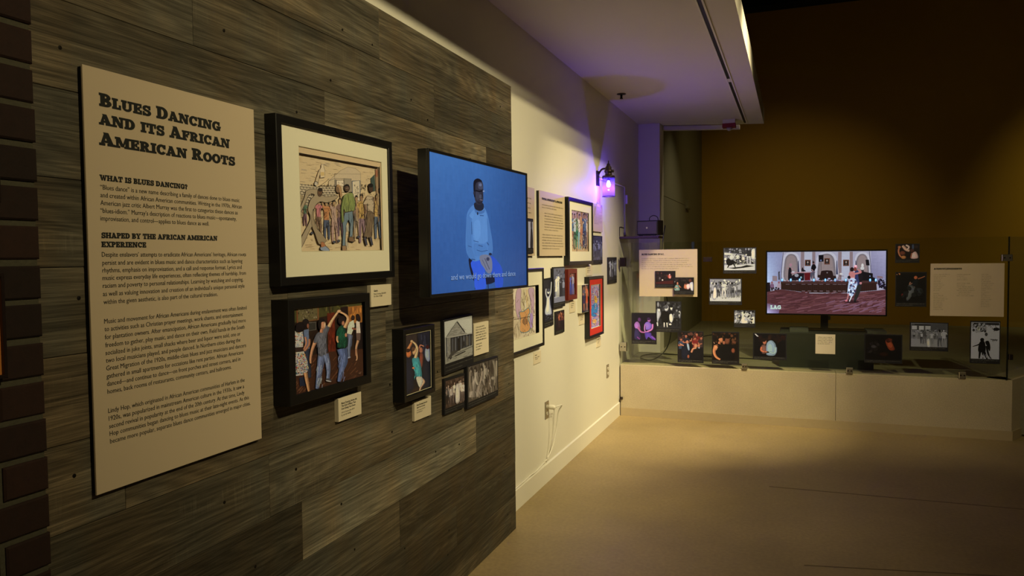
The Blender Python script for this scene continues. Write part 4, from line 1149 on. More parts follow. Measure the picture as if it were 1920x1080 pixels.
A.grad([(480, 196), (760, 268), (761, 560), (490, 560)], [(58, 105, 170), (38, 76, 134), (36, 72, 132), (48, 92, 156)], 16, 18, 1.2)
A.grad([(150, 570), (490, 560), (490, 986), (157, 1020)], [(52, 94, 158), (48, 92, 156), (46, 88, 152), (40, 78, 140)], 16, 18, 1.2)
A.grad([(490, 560), (761, 560), (762, 955), (490, 986)], [(48, 92, 156), (36, 72, 132), (34, 68, 128), (46, 88, 152)], 16, 18, 1.2)
# stool, legs, jumper, head
A.smooth([(398, 800), (430, 790), (470, 850), (500, 890), (590, 900), (560, 940), (500, 955), (430, 930)], (14, 22, 48), n=3)
A.line([(436, 900), (440, 985)], 6, (20, 34, 70)); A.line([(520, 950), (522, 980)], 5, (20, 34, 70))
A.smooth([(540, 775), (590, 820), (612, 870), (612, 968), (568, 972), (560, 900), (525, 860)], (38, 78, 190), n=3)
A.smooth([(412, 820), (450, 798), (495, 830), (502, 890), (505, 980), (442, 988), (432, 900)], (46, 88, 208), n=3)
A.smooth([(436, 450), (496, 470), (520, 520), (535, 600), (548, 680), (548, 760), (520, 770), (470, 800), (430, 808), (392, 770), (380, 700), (384, 580), (392, 500)], (76, 124, 188), n=4)
A.smooth([(440, 470), (500, 485), (520, 560), (520, 680), (440, 690), (420, 560)], (86, 134, 196), n=3)
A.smooth([(392, 520), (412, 500), (420, 560), (416, 660), (424, 740), (440, 790), (418, 800), (392, 770), (382, 700), (386, 590)], (70, 116, 178), n=3)
A.smooth([(516, 530), (530, 580), (545, 680), (546, 760), (526, 768), (522, 700), (518, 610)], (70, 116, 178), n=3)
A.smooth([(436, 560), (470, 556), (474, 640), (450, 680), (434, 640)], (92, 141, 203), n=3)
A.smooth([(430, 700), (500, 706), (512, 740), (470, 775), (436, 770)], (72, 119, 182), n=3)
A.smooth([(404, 520), (430, 486), (438, 500), (426, 540)], (88, 137, 199), n=3)
A.smooth([(436, 472), (452, 488), (486, 490), (500, 480), (498, 502), (470, 512), (444, 504)], (66, 108, 168), n=3)
for p_, w_ in [([(418, 560), (420, 640)], 4), ([(395, 712), (418, 720)], 4), ([(430, 680), (462, 688)], 4), ([(460, 708), (488, 716)], 5), ([(515, 690), (526, 708)], 6), ([(450, 738), (480, 748), (520, 740)], 4), ([(470, 520), (495, 522)], 5), ([(416, 796), (440, 800)], 7)]:
    A.line(p_, w_, (44, 78, 130))
A.smooth([(436, 440), (440, 478), (470, 492), (494, 478), (488, 440)], (26, 34, 52), n=3); A.ell(456, 508, 4, 10, (18, 28, 50))
A.smooth([(432, 330), (440, 298), (462, 288), (482, 300), (492, 330), (492, 380), (492, 420), (478, 450), (452, 448), (438, 412)], (44, 46, 62), n=4)
A.smooth([(430, 350), (432, 302), (456, 285), (480, 296), (482, 308), (456, 308), (442, 330), (442, 400), (434, 400)], (14, 18, 34), n=3)
A.smooth([(460, 312), (480, 310), (490, 340), (488, 352), (462, 350)], (66, 70, 92), n=3); A.ell(474, 326, 9, 10, (96, 106, 136)); A.smooth([(444, 372), (466, 376), (470, 404), (456, 424), (444, 404)], (54, 57, 76), n=3); A.smooth([(452, 430), (474, 436), (486, 428), (480, 444), (462, 446)], (30, 33, 48), n=3); A.line([(482, 372), (488, 396), (480, 402)], 4, (30, 33, 50)); A.ell(434, 378, 5, 12, (40, 42, 58)); A.ell(474, 400, 8, 14, (70, 74, 92)); A.line([(444, 362), (468, 368), (496, 362)], 8, (10, 14, 28)); A.ell(495, 366, 6, 6, (120, 140, 180)); A.line([(470, 420), (488, 424)], 5, (110, 96, 110)); A.line([(444, 362), (438, 358)], 4, (12, 16, 30))
A.smooth([(470, 775), (520, 768), (545, 800), (545, 870), (520, 885), (495, 850), (475, 820)], (110, 116, 140), n=3); A.line([(500, 790), (530, 860)], 4, (60, 66, 92)); A.ell(520, 795, 10, 12, (50, 56, 84)); A.line([(485, 800), (515, 865)], 3, (70, 76, 100)); A.ell(535, 764, 10, 8, (24, 34, 62))
scr = A.build('screen', M_SCREEN, t, .011, .011, -.0012)
def _uv(p): q = A.H @ np.array([p[0], p[1], 1.0]); return q[0] / q[2], q[1] / q[2]
(su, sv), (eu, ev) = _uv((280, 928)), (_uv((686, 893)))
T = Type(); T.line('and we would go down there and dance', su, sv, .033, width=eu - su, bold=.004)
T.build('subtitle', mat_emit('subtitle_glow', (.22, .34, .62, 1), 1.0), scr, .006)
T = Type(); T.line('and we would go down there and dance', su - .0012, sv - .002, .033, width=eu - su, bold=.014)
T.build('subtitle_shadow', mat('subtitle_dark', (.01, .02, .06), .6), scr, .0055)
# ------------------------------------------------------------------ white wall: text panels, pictures, photographs
WW = (198, 186, 132)
def textpanel(side, a0, a1, z0, z1, label, rows, head=None, off=.004, th=.018, cat='text panel', face=None):
    w, h = a1 - a0, z1 - z0
    t = hang(side, 'text_panel', a0, z0, off, label, cat)
    MB().box(.002, w - .002, .002, h - .002, -off + .0005, th - .004).build('backing_board', M_BLKFOAM, t)
    MB().cbox(0, w, 0, h, th - .004, th, .0005).build('face', face or M_BOARD, t)
    T = Type()
    for (x, y, xh, wd, sd) in rows: T.greek(w * x, h * y, xh, w * wd, sd)
    T.build('body_text', M_INKG if side != 'back' else M_INKG, t, th + .0006)
    if head:
        T = Type(); T.slab(head[0], w * head[1], h * head[2], head[3], width=w * head[4], small=1); T.build('heading', M_INK, t, th + .0008)
    return t
rows = [(.09, .78 - .0405 * i, .0065, [.84, .56][i], 50 + i) for i in range(2)] + [(.18, .655 - .0425 * i, .0065, [.72, .74, .73, .74, .76, .76, .54][i], 60 + i) for i in range(7)] + [(.09, .32 - .0425 * i, .0065, [.80, .82, .80, .82, .83, .66][i], 70 + i) for i in range(6)]
textpanel('white', 4.585, 5.154, 1.524, 1.948, 'pinkish text panel right of the television, two columns of indented lines under a bold heading', rows, ('CULTURAL APPROPRIATION VS. APPRECIATION', .085, .865, .013, .80))
rows = [(.08, .83 - .07 * i, .0065, .80, 80 + i) for i in range(4)]
tp = textpanel('white', 3.920, 4.490, 1.526, 1.950, 'pinkish text panel mostly hidden behind the right edge of the blue television', rows)
A = artbox(4.330, 4.432, 1.540, 1.756, [(0, 0), (100, 0), (100, 215), (0, 215)], WW, cap=.16, border=.06)
A.fill((150, 146, 130)); A.smooth([(60, 40), (80, 60), (95, 140), (90, 215), (40, 215), (45, 120)], (30, 28, 24)); A.ell(66, 40, 20, 30, (60, 54, 46)); A.poly([(0, 0), (100, 0), (100, 16), (0, 16)], (40, 38, 32))
photo('white', 4.330, 4.432, 1.540, 1.756, A, 'small black and white photo on the text panel behind the television', cap=.16, border=.06, off=.0195, group=None)

# picture c: framed drawing of a crowd
A = Art(.475, .343, [(243, 108), (362, 125), (362, 425), (243, 425)], WW, .8, seed=20)
A.shade = False; A.mute = .2
A.fill((178, 150, 92)); A.poly([(243, 120), (362, 136), (362, 230), (243, 220)], (150, 118, 120)); A.poly([(243, 380), (362, 360), (362, 425), (243, 425)], (176, 142, 80))
A.strokes(245, 122, 360, 215, 60, [(120, 84, 96), (165, 130, 128), (60, 48, 50)], (8, 26), 3, (20, 70))
for i in range(6): A.line([(248 + i * 19, 150), (260 + i * 19, 130), (266 + i * 19, 150)], 4, (40, 32, 34))
R = random.Random(3)
for x, c_, lo in [(252, (60, 90, 110), (140, 90, 60)), (268, (150, 170, 150), (60, 100, 60)), (285, (90, 120, 70), (40, 110, 60)), (300, (190, 180, 150), (110, 150, 130)), (315, (170, 120, 60), (170, 100, 50)), (332, (50, 60, 80), (40, 44, 60)), (350, (180, 160, 120), (150, 110, 70)), (340, (60, 90, 110), (50, 60, 70))]:
    A.person(x, 410 - R.uniform(0, 25), 235, (130, 90, 55), c_, lo, (25, 18, 14), arms=R.choice(['up', 'hold', 'out']))
A.strokes(245, 190, 360, 410, 90, [(30, 24, 18), (80, 60, 40), (200, 180, 130)], (6, 24), 2.5, (40, 140))
frame_pic('white', 5.190, 5.886, 1.455, 1.949, .040, .028, (.075, .075, .072, .060), A, 'black framed colour drawing of a dancing crowd, upper row on the white wall', 'picture', matz=.033, M_p=M_DRAW)
# panel d and photo e
textpanel('white', 5.985, 6.300, 1.723, 1.952, 'small pinkish text panel directly under the violet wall lantern', [(.08, .88 - .055 * i, .0055, [.84, .8, .84, .82, .6, .84, .8, .84, .7, .84, .8, .5][i], 90 + i) for i in range(12)], th=.014, off=.002)
BWd = grey(40); 
def bw_crowd(A, x0, x1, yb, h, n, R, lo=40, hi=200, arms=('down', 'up', 'hold', 'out'), wom=.3):
    for i in range(n):
        x = x0 + (x1 - x0) * (i + .5) / n + R.uniform(-.3, .3) * (x1 - x0) / n
        v = R.uniform(lo, hi); u = R.uniform(lo * .6, hi * .8)
        A.person(x, yb + R.uniform(-.08, .08) * h, h * R.uniform(.88, 1.08), grey(R.choice([90, 130, 165])), grey(v), grey(u), grey(18), lean=R.uniform(-.05, .05), arms=R.choice(arms), skirt=R.random() < wom, back=R.random() < .3)
A = artbox(5.969, 6.308, 1.453, 1.690, [(383, 308), (450, 310), (450, 480), (383, 480)], WW, seed=21)
A.fill(grey(52)); A.blotch(383, 308, 450, 480, 40, [grey(70), grey(40), grey(84)], (6, 16), (10, 30)); R = random.Random(1); bw_crowd(A, 385, 450, 460, 110, 6, R, 40, 120)
photo('white', 5.969, 6.308, 1.453, 1.690, A, 'dim grey photo of people right of the framed crowd drawing', off=.0, group=None)
card('white', 5.797, 5.985, 1.361, 1.445, [G(.12, .70, .07, .5, 6), G(.12, .50, .05, .6, 7), G(.12, .34, .05, .4, 8)], 'cream label under the framed crowd drawing', .006)
# g
A = artbox(6.522, 6.860, 1.270, 1.507, [(490, 455), (552, 455), (552, 640), (490, 640)], WW, seed=22)
A.fill(grey(34)); R = random.Random(2); bw_crowd(A, 492, 550, 610, 130, 6, R, 60, 190, ('up', 'out', 'hold'))
photo('white', 6.522, 6.860, 1.270, 1.507, A, 'black and white photo alone at the far right of the white wall, by the hinge', group=None)
# h: large framed guitar drawing
A = Art(.470, .300, [(38, 640), (190, 622), (192, 895), (40, 935)], WW, .8, seed=23)
A.shade = False; A.mute = .15
A.fill((196, 178, 118)); A.blotch(40, 625, 190, 920, 40, [(202, 186, 128), (186, 168, 108)], (10, 26))
A.smooth([(85, 640), (108, 640), (104, 720), (112, 800), (95, 815), (78, 760), (76, 690)], (176, 140, 128), (90, 70, 50), 1.5); A.smooth([(150, 640), (182, 640), (180, 770), (168, 780), (160, 700)], (172, 138, 128), (90, 70, 50), 1.5)
A.poly([(118, 640), (128, 640), (128, 760), (118, 760)], (180, 164, 96)); A.poly([(136, 640), (146, 640), (146, 750), (138, 750)], (196, 170, 96))
A.smooth([(98, 770), (122, 765), (150, 745), (158, 770), (146, 800), (160, 850), (150, 880), (110, 885), (92, 850), (104, 810)], (200, 138, 62), (60, 110, 96), 4)
A.ell(130, 822, 14, 18, (150, 100, 45), line=(60, 40, 24), lw=2); A.line([(60, 812), (186, 790)], 4, (90, 60, 34)); A.smooth([(158, 780), (176, 790), (174, 850), (160, 860)], (150, 120, 150))
for x in (52, 66, 78, 96): A.person(x, 915 - x * .1, 110, (170, 150, 96), (185, 166, 108), (172, 152, 96), (60, 46, 30), arms='down')
A.strokes(40, 640, 188, 910, 90, [(120, 96, 56), (90, 70, 44), (160, 136, 86)], (10, 36), 1.6, (60, 120))
frame_pic('white', 3.915, 4.612, .943, 1.447, .040, .020, (.065, .062, .070, .085), A, 'black framed drawing with an orange guitar, partly behind the television and planks', 'picture', matz=.033, M_p=M_DRAW)
card('white', 4.499, 4.638, .829, .906, [G(.14, .70, .07, .3, 16), G(.14, .52, .05, .6, 17), G(.14, .38, .05, .4, 18)], 'cream label under the framed guitar drawing', .006)
# i, j, k
A = artbox(4.694, 4.905, 1.045, 1.372, [(44, 605), (102, 600), (122, 950), (48, 965)], WW, seed=24, cap=.12)
A.fill(grey(26)); A.blotch(46, 610, 120, 700, 16, [grey(60), grey(44)], (4, 12)); A.smooth([(66, 730), (84, 735), (92, 800), (104, 870), (98, 895), (60, 890), (52, 850), (62, 790)], grey(176)); A.smooth([(70, 740), (82, 745), (84, 860), (66, 870)], grey(205))
A.limb([(68, 740), (58, 700), (60, 665)], [8, 7, 6], grey(180)); A.limb([(82, 740), (92, 690), (94, 620)], [8, 7, 5], grey(180)); A.ell(76, 690, 10, 18, grey(190)); A.ell(76, 678, 11, 14, grey(60)); A.strokes(50, 880, 118, 940, 20, [grey(60), grey(90)], (8, 20), 3, (-20, 10))
photo('white', 4.694, 4.905, 1.045, 1.372, A, 'tall black and white photo of a woman in a white gown with raised arms', cap=.12, border=.04, th=.010, rot=1.5, group=None)
A = artbox(4.870, 5.150, 1.164, 1.447, [(102, 525), (185, 518), (188, 770), (112, 782)], WW, seed=25, cap=.13)
A.fill(grey(48)); A.poly([(102, 525), (185, 518), (186, 600), (104, 610)], grey(84)); A.blotch(104, 530, 185, 770, 30, [grey(70), grey(36)], (6, 16)); A.person(138, 752, 190, grey(120), grey(205), grey(196), grey(24), arms='hold'); A.person(158, 756, 185, grey(110), grey(40), grey(30), grey(20), arms='hold'); A.ell(130, 745, 20, 8, grey(190)); A.person(176, 740, 130, grey(120), grey(130), grey(60), grey(24))
A.poly([(104, 745), (186, 735), (188, 770), (112, 782)], grey(110)); A.person(124, 752, 170, grey(150), grey(215), grey(206), grey(30), arms='down', skirt=True)
photo('white', 4.870, 5.150, 1.164, 1.447, A, 'square black and white photo of a couple in white, upper right of the gown photo', cap=.13, border=.04, th=.010, off=.0105, group=None)
A = artbox(4.947, 5.164, .977, 1.135, [(128, 830), (188, 825), (188, 970), (130, 985)], WW, seed=26, cap=.15)
A.fill((30, 20, 14)); A.person(152, 960, 120, (190, 105, 55), (170, 90, 50), (50, 30, 22), (24, 16, 12), arms='hold'); A.person(168, 962, 125, (200, 120, 66), (120, 60, 36), (30, 22, 18), (26, 16, 12), arms='up'); A.blotch(135, 840, 186, 900, 14, [(120, 60, 34), (70, 36, 22)], (4, 9)); A.person(180, 955, 110, (140, 80, 46), (60, 30, 22), (30, 20, 16), (20, 12, 8))
photo('white', 4.947, 5.164, .977, 1.135, A, 'small warm coloured photo of dancers below the street couple photo', cap=.15, border=.05, th=.010, group=None)
# l: dark red frame
A = Art(.150, .160, [(233, 560), (262, 556), (262, 728), (233, 738)], WW, .8, seed=27)
A.fill((62, 26, 22)); A.blotch(234, 560, 262, 640, 14, [(84, 40, 36), (44, 20, 30)], (3, 8)); A.person(240, 728, 160, (150, 90, 55), (60, 84, 150), (40, 60, 120), (26, 14, 10), arms='hold'); A.person(252, 726, 165, (180, 120, 90), (150, 150, 175), (90, 90, 130), (30, 18, 14), arms='up')
frame_pic('white', 5.185, 5.419, 1.201, 1.427, .036, .034, (0, 0, 0, 0), A, 'small dark red framed painting of a blue dancing couple', 'picture', M_f=M_REDWOOD, name='framed_painting', matz=.031)
card('white', 5.323, 5.468, 1.100, 1.185, [G(.14, .74, .07, .6, 26), G(.14, .58, .05, .5, 27), G(.14, .42, .05, .4, 28)], 'cream label under the dark red framed painting', .006)
# n: canvas with white sides
t = hang('white', 'canvas_painting', 5.540, 1.082, .0, 'small canvas painting with a white left edge, dancer in orange on black', 'picture')
MB().cbox(0, .200, 0, .217, .0005, .036, .001).build('canvas', M_MAT, t)
A = Art(.196, .213, [(300, 645), (343, 640), (343, 832), (300, 842)], WW, .8, seed=28)
A.fill((20, 18, 26)); A.person(314, 828, 175, (165, 100, 62), (40, 40, 66), (56, 40, 60), (20, 14, 12), arms='hold', skirt=True); A.person(332, 826, 180, (175, 112, 70), (196, 88, 40), (190, 84, 40), (24, 16, 12), arms='up', skirt=True)
A.build('print', M_PAINT, t, .002, .002, .0365)
card('white', 5.581, 5.730, .986, 1.071, [G(.14, .74, .07, .6, 36), G(.14, .58, .05, .6, 37), G(.14, .42, .05, .4, 38)], 'cream label under the small canvas painting', .006)
# p: red matted picture
A = Art(.290, .352, [(377, 652), (438, 645), (438, 945), (373, 962)], WW, .78, seed=29)
A.shade = False
A.fill((196, 190, 165)); A.poly([(379, 656), (436, 649), (436, 940), (376, 956)], (150, 130, 150))
cc = [(60, 110, 165), (220, 150, 50), (190, 60, 45), (90, 130, 180), (230, 190, 70), (140, 90, 140), (60, 80, 150), (210, 110, 60), (200, 180, 160)]
A.blotch(380, 655, 435, 940, 220, cc, (3, 8), (4, 12))
A.smooth([(385, 800), (410, 770), (425, 800), (418, 860), (395, 870), (378, 850)], (50, 120, 190)); A.smooth([(400, 740), (415, 725), (424, 760), (410, 775)], (226, 170, 50)); A.ell(400, 905, 16, 16, (224, 160, 56)); A.strokes(380, 660, 435, 930, 70, [(40, 50, 100), (230, 200, 120), (160, 40, 40)], (6, 20), 2.5)
frame_pic('white', 5.746, 6.231, .860, 1.355, .040, .022, (.065, .065, .052, .045), A, 'black framed abstract picture with a bright red mat', 'picture', M_m=M_REDMAT, matz=.033, rot=-.3)
card('white', 6.119, 6.256, .749, .831, [G(.14, .74, .07, .5, 46), G(.14, .56, .05, .6, 47), G(.14, .40, .05, .4, 48)], 'cream label under the red matted picture', .006)

# ------------------------------------------------------------------ outlets and the white power cable
def outlet(y0, z0, label, plug=False):
    t = hang('white', 'power_outlet', y0, z0, .0, label, 'outlet', None)
    MB().cbox(0, .076, 0, .117, .0003, .006, .002).build('cover_plate', M_PLATE, t)
    for zc in (.036, .081):
        mb = MB(); mb.prism([(.038 + .0165 * math.cos(a * PI / 12) , zc + max(-.0125, min(.0125, .0165 * math.sin(a * PI / 12)))) for a in range(24)], .0055, .0085)
        s_ = mb.build('socket', M_PLAST, t)
        sl = MB().box(.030, .0325, zc - .004, zc + .005, .0085, .0088).box(.0435, .046, zc - .004, zc + .005, .0085, .0088).box(.0365, .0395, zc - .011, zc - .007, .0085, .0088)
        sl.build('slot', M_INK, s_)
    return t
outlet(4.722, .428, 'steel plate wall outlet with a white plug, low on the white wall')
outlet(6.476, .434, 'steel plate wall outlet near the concrete ledge, nothing plugged in')
pw_ = MB()
pw_.lathe([(.014, -.03), (.016, -.01), (.016, .012), (.010, .026)], seg=14)
pw_.v = [(WX + .0095 + .03 + z, 4.760 + x, .508 + y) for x, y, z in pw_.v]
cb_ = MB().tube(bezier([(WX + .062, 4.762, .510), (WX + .085, 4.80, .516), (WX + .075, 4.862, .50), (WX + .045, 4.885, .45), (WX + .03, 4.880, .33), (WX + .02, 4.825, .22), (WX + .006, 4.745, .157), (WX + .006, 4.69, .150)], 5), .0045, 8)
t = empty('power_cable', (WX + .01, 4.74, .14), 'white power cable hanging from the outlet down onto the baseboard top', 'cable')
o = pw_.build('plug', M_PLAST, t); o.matrix_parent_inverse = Matrix.Translation((-(WX + .01), -4.74, -.14))
cb_.tube(bezier([(WX + .0055, 4.70, .150), (WX + .0055, 4.56, .138), (WX + .008, 4.47, .137), (WX + .014, 4.40, .147), (WX + .0055, 4.30, .136), (WX + .014, 4.20, .144), (WX + .0055, 4.10, .135), (WX + .0055, 3.90, .135)], 5), .0045, 8)
cb_.tube(bezier([(WX + .050, 4.765, .50), (WX + .045, 4.79, .46), (WX + .035, 4.795, .34), (WX + .02, 4.775, .24), (WX + .010, 4.735, .162)], 5), .0028, 6)
o = cb_.build('cord', M_WCABLE, t); o.matrix_parent_inverse = Matrix.Translation((-(WX + .01), -4.74, -.14))
for cl in (MB().box(WX + .0005, WX + .016, 4.735, 4.750, .148, .160), MB().box(WX + .0005, WX + .012, 4.69, 4.70, .145, .157)):
    o = cl.build('cable_clip', M_PLAST, t); o.matrix_parent_inverse = Matrix.Translation((-(WX + .01), -4.74, -.14))
# white surface box behind the cable run by the wall end is the lamp conduit below

# ------------------------------------------------------------------ violet wall lantern
LC = Vector((-1.462, 6.18, 0))
t = empty('wall_lantern', (WX, 6.18, 2.02), 'dark bronze wall lantern with a glowing violet bulb in a glass jar', 'lamp')
def atl(mb):
    mb.v = [(x - WX, y - 6.18, z - 2.02) for x, y, z in mb.v]; return mb
x_, y_ = LC.x, LC.y
bk = MB(); bk.box(WX + .0005, WX + .012, y_ - .035, y_ + .035, 2.11, 2.235)
atl(bk).build('back_plate', M_DKMET, t)
ar = MB().tube(bezier([(WX + .01, y_, 2.20), (WX + .04, y_, 2.245), (x_ - .02, y_, 2.25), (x_, y_, 2.235)], 5), .008, 8)
atl(ar).build('arm', M_DKMET, t)
cp = MB().lathe([(.052, 2.176), (.054, 2.184), (.050, 2.190), (.030, 2.194), (.027, 2.215), (.034, 2.220), (.034, 2.236), (.026, 2.242), (.026, 2.262), (.018, 2.270), (.012, 2.290), (.005, 2.294), (.004, 2.315), (.001, 2.318)], x_, y_, 0, 24)
atl(cp).build('cap', M_DKMET, t)
kn = MB().lathe([(.004, 0), (.012, .004), (.012, .018), (.004, .022)], 0, 0, 0, 12); kn.v = [(x_ + .026 + z, y_ + x, 2.228 + y) for x, y, z in kn.v]
atl(kn).build('thumb_screw', M_DKMET, t)
gj = MB(); b0 = 0
for r_ in (.051, ):
    seg = 32
    for zz in (2.020, 2.176):
        for k in range(seg): gj.v.append((x_ + r_ * math.cos(2 * PI * k / seg), y_ + r_ * math.sin(2 * PI * k / seg), zz))
    for k in range(seg): gj.f.append((k, (k + 1) % seg, seg + (k + 1) % seg, seg + k)); gj.sm.append(True)
atl(gj).build('glass_jar', M_LGLASS, t)
for zz in (2.018, 2.172):
    rg_ = MB(); rg_.tube([(x_ + .053 * math.cos(2 * PI * k / 28), y_ + .053 * math.sin(2 * PI * k / 28), zz) for k in range(29)], .003, 6, caps=False)
    atl(rg_).build('ring', M_DKMET, t)
sk = MB().lathe([(.016, 2.150), (.018, 2.176)], x_, y_, 0, 16); atl(sk).build('socket', M_DKMET, t)
bu = MB().lathe([(.002, 2.094), (.012, 2.098), (.017, 2.108), (.018, 2.120), (.014, 2.134), (.009, 2.146), (.008, 2.152)], x_, y_, 0, 20); atl(bu).build('bulb', M_BULB, t)
# the bulb's own light
for nm_, loc_, pw__, cl_, rd_ in (('lantern_light', (x_, y_, 2.080), 11.5, (.16, .05, 1.0), .008),):
    d = bpy.data.lights.new(nm_, 'POINT'); d.energy = pw__; d.color = cl_; d.shadow_soft_size = rd_
    o = bpy.data.objects.new(nm_, d); C.objects.link(o); o.location = loc_
# conduit beside the lantern
t = empty('cable_conduit', (WX, 6.25, 2.17), 'thin painted conduit running from the lantern along the wall and down behind the speaker', 'conduit')
cd = MB().tube([(WX + .009, 6.24, 2.178), (WX + .009, 7.20, 2.190), (WX + .009, 7.236, 2.175), (WX + .009, 7.236, 1.72)], .007, 8); cd.v = [(a - WX, b_ - 6.25, c_ - 2.17) for a, b_, c_ in cd.v]
cd.build('pipe', M_TRIM, t)
cd = MB().cbox(0, .055, 0, .085, .0003, .034, .003); cd.v = [(z, x + 7.245 - 6.25, y + 2.025 - 2.17) for x, y, z in cd.v]; cd.build('junction_box', M_TRIM, t)

# ------------------------------------------------------------------ shelf with the guitar-amp style speaker
t = empty('wall_shelf', (WX, 7.02, 1.68), 'dark wall shelf with a thin wire end frame above the glass', 'shelf')
sb = MB().box(.001, .371, 0, .26, .002, .022); sb.build('shelf_board', M_SHELF, t)
sf = MB().tube([(.004, .004, .024), (.004, .004, .112), (.004, .25, .112), (.004, .25, .024)], .003, 6).tube([(.004, .004, .112), (.03, .004, .112)], .003, 6).tube([(.002, .004, .003), (.372, .004, .003)], .003, 6)
sf.build('wire_frame', M_DKMET, t)
Rk = Matrix.Rotation(math.radians(-16), 3, 'Z') @ R_BACK
t = empty('speaker', (-1.405, 7.085, 1.711), 'small black box speaker with brown-grey grille and carry strap on the shelf', 'speaker', None, Rk)
MB().cbox(0, .215, 0, .138, -.12, 0, .006).build('cabinet', M_SPKB, t)
MB().cbox(.010, .205, .010, .128, .0002, .004, .003).build('grille', M_SPK, t)
MB().prism([(.1075 + .009 * math.cos(a * PI / 8), .069 + .009 * math.sin(a * PI / 8)) for a in range(16)], .0042, .006).build('badge', M_STEEL, t)
MB().tube(bezier([(.105, .137, -.06), (.105, .165, -.06), (.14, .185, -.06), (.18, .172, -.06), (.195, .137, -.06)], 5), .004, 8).build('strap', M_SPKB, t)
for fx in (.02, .16): MB().box(fx, fx + .03, -.006, 0, -.02, -.004).build('foot', M_SPKB, t)
cb = MB().tube(bezier([(-1.150, 7.16, 1.80), (-1.150, 7.12, 1.76), (-1.155, 7.08, 1.68), (-1.165, 7.09, 1.55), (-1.155, 7.15, 1.3), (-1.15, 7.3, 1.05), (-1.13, 7.35, .9), (-1.14, 7.4, .72), (-1.19, 7.38, .58), (-1.30, 7.32, .497), (-1.42, 7.40, .493), (-1.46, 7.62, .493), (-1.35, 7.82, .493), (-1.15, 7.80, .493), (-.9, 7.75, .493), (-.4, 7.7, .493), (-.2, 7.62, .493)], 6), .0055, 7)
o = cb.build('speaker_cable', M_CABLE); tag(o, 'black cable dropping from the speaker and looping over the platform behind the glass', 'cable')
cb = MB().tube(bezier([(-1.10, 8.75, .494), (-1.02, 8.6, .52), (-.98, 8.5, .60), (-.88, 8.6, .62), (-.80, 8.9, .60), (-.74, 9.3, .493)], 6), .006, 7)
o = cb.build('loose_cable', M_CABLE); tag(o, 'short stiff black cable end rising from the platform behind the glass', 'cable')

# ------------------------------------------------------------------ soffit fittings
t = empty('linear_air_diffuser', (-.49, 4.2, SZ), 'long black slot diffuser in the soffit underside', 'air diffuser')
for (y0, y1) in ((-.5, 6.195), (6.31, 8.33)):
    MB().box(-.016, .006, y0 - 4.2, y1 - 4.2, -.0032, -.0008).build('slot', M_INK, t)
MB().box(-.026, -.0165, -4.7, 4.16, -.006, -.0004).box(.0065, .018, -4.7, 4.16, -.006, -.0004).box(-.0164, .0064, 6.196 - 4.2, 6.309 - 4.2, -.005, -.0004).build('flange', M_TRIM, t)
t = empty('sprinkler_head', (-1.401, 6.414, SZ), 'small dark sprinkler head under the soffit', 'sprinkler')
MB().lathe([(.040, -.0005), (.038, -.005), (.012, -.008)], seg=20).build('escutcheon', M_DKMET, t)
MB().lathe([(.010, -.008), (.009, -.035), (.014, -.038), (.013, -.043)], seg=12).build('body', M_DKMET, t)
t = empty('fire_strobe', (-.64, 8.10, SZ), 'red fire alarm strobe on a white box under the end of the soffit', 'alarm')
MB().box(-.062, .062, -.05, .05, -.040, -.0005).build('mounting_box', M_CEIL, t)
MB().box(-.066, .066, -.055, .055, -.078, -.0405).build('housing', M_REDPL, t)
MB().lathe([(.030, -.078), (.028, -.094), (.016, -.108), (.004, -.112)], seg=16).build('lens', mat('frosted_lens', (.5, .48, .42), .2), t)
t = empty('wall_fixture', (-1.36, 10.13, 2.14), 'small pale box with a conduit on the grey-green side wall', 'fixture')
MB().cbox(0, .30, 0, .11, .0003, .035, .004).build('housing', M_OLIVE, t)
for ch in t.children: ch.matrix_local = R_LEFT.to_4x4()
cd = MB().cbox(-1.86, 0, .040, .050, .0003, .0035, .001); cd.v = [(z, x, y) for x, y, z in cd.v]; cd.build('pipe', M_OLIVE, t)
# ------------------------------------------------------------------ glass on the ledge
t = empty('glass_screen', (-1.53, GY, LZ), 'clear glass screen of upright panes standing on the concrete ledge', 'glass screen')
GT = 1.640 - LZ
def pane(x0, x1): return MB().box(x0 + 1.53, x1 + 1.53, -.005, .005, .0008, GT).build('pane', M_GLASS, t)
pn = pane(-1.540, -.735); pane(-.731, 1.592)
# the hinged left leaf is turned at its hinge edge to hide the television's reflection
pn.location = (-.010 + .010 * math.cos(.014), .010 * math.sin(.014) * -1, 0); pn.rotation_euler = (0, 0, .014)
MB().box(1.5935 + 1.53, 1.6035 + 1.53, -.006, .006, .0008, GT).build('edge_strip', M_GEDGE, t)
Rg = MB().prism([(1.605 + 1.53, -.004), (1.605 + 1.53 + dx * 2.2, -.004 + dy * 2.2), (1.605 + 1.53 + dx * 2.2 - dy * .010, -.004 + dy * 2.2 + dx * .010), (1.605 + 1.53 - .009, .004)], .0008, GT)
Rg.build('pane', M_GLASS, t)
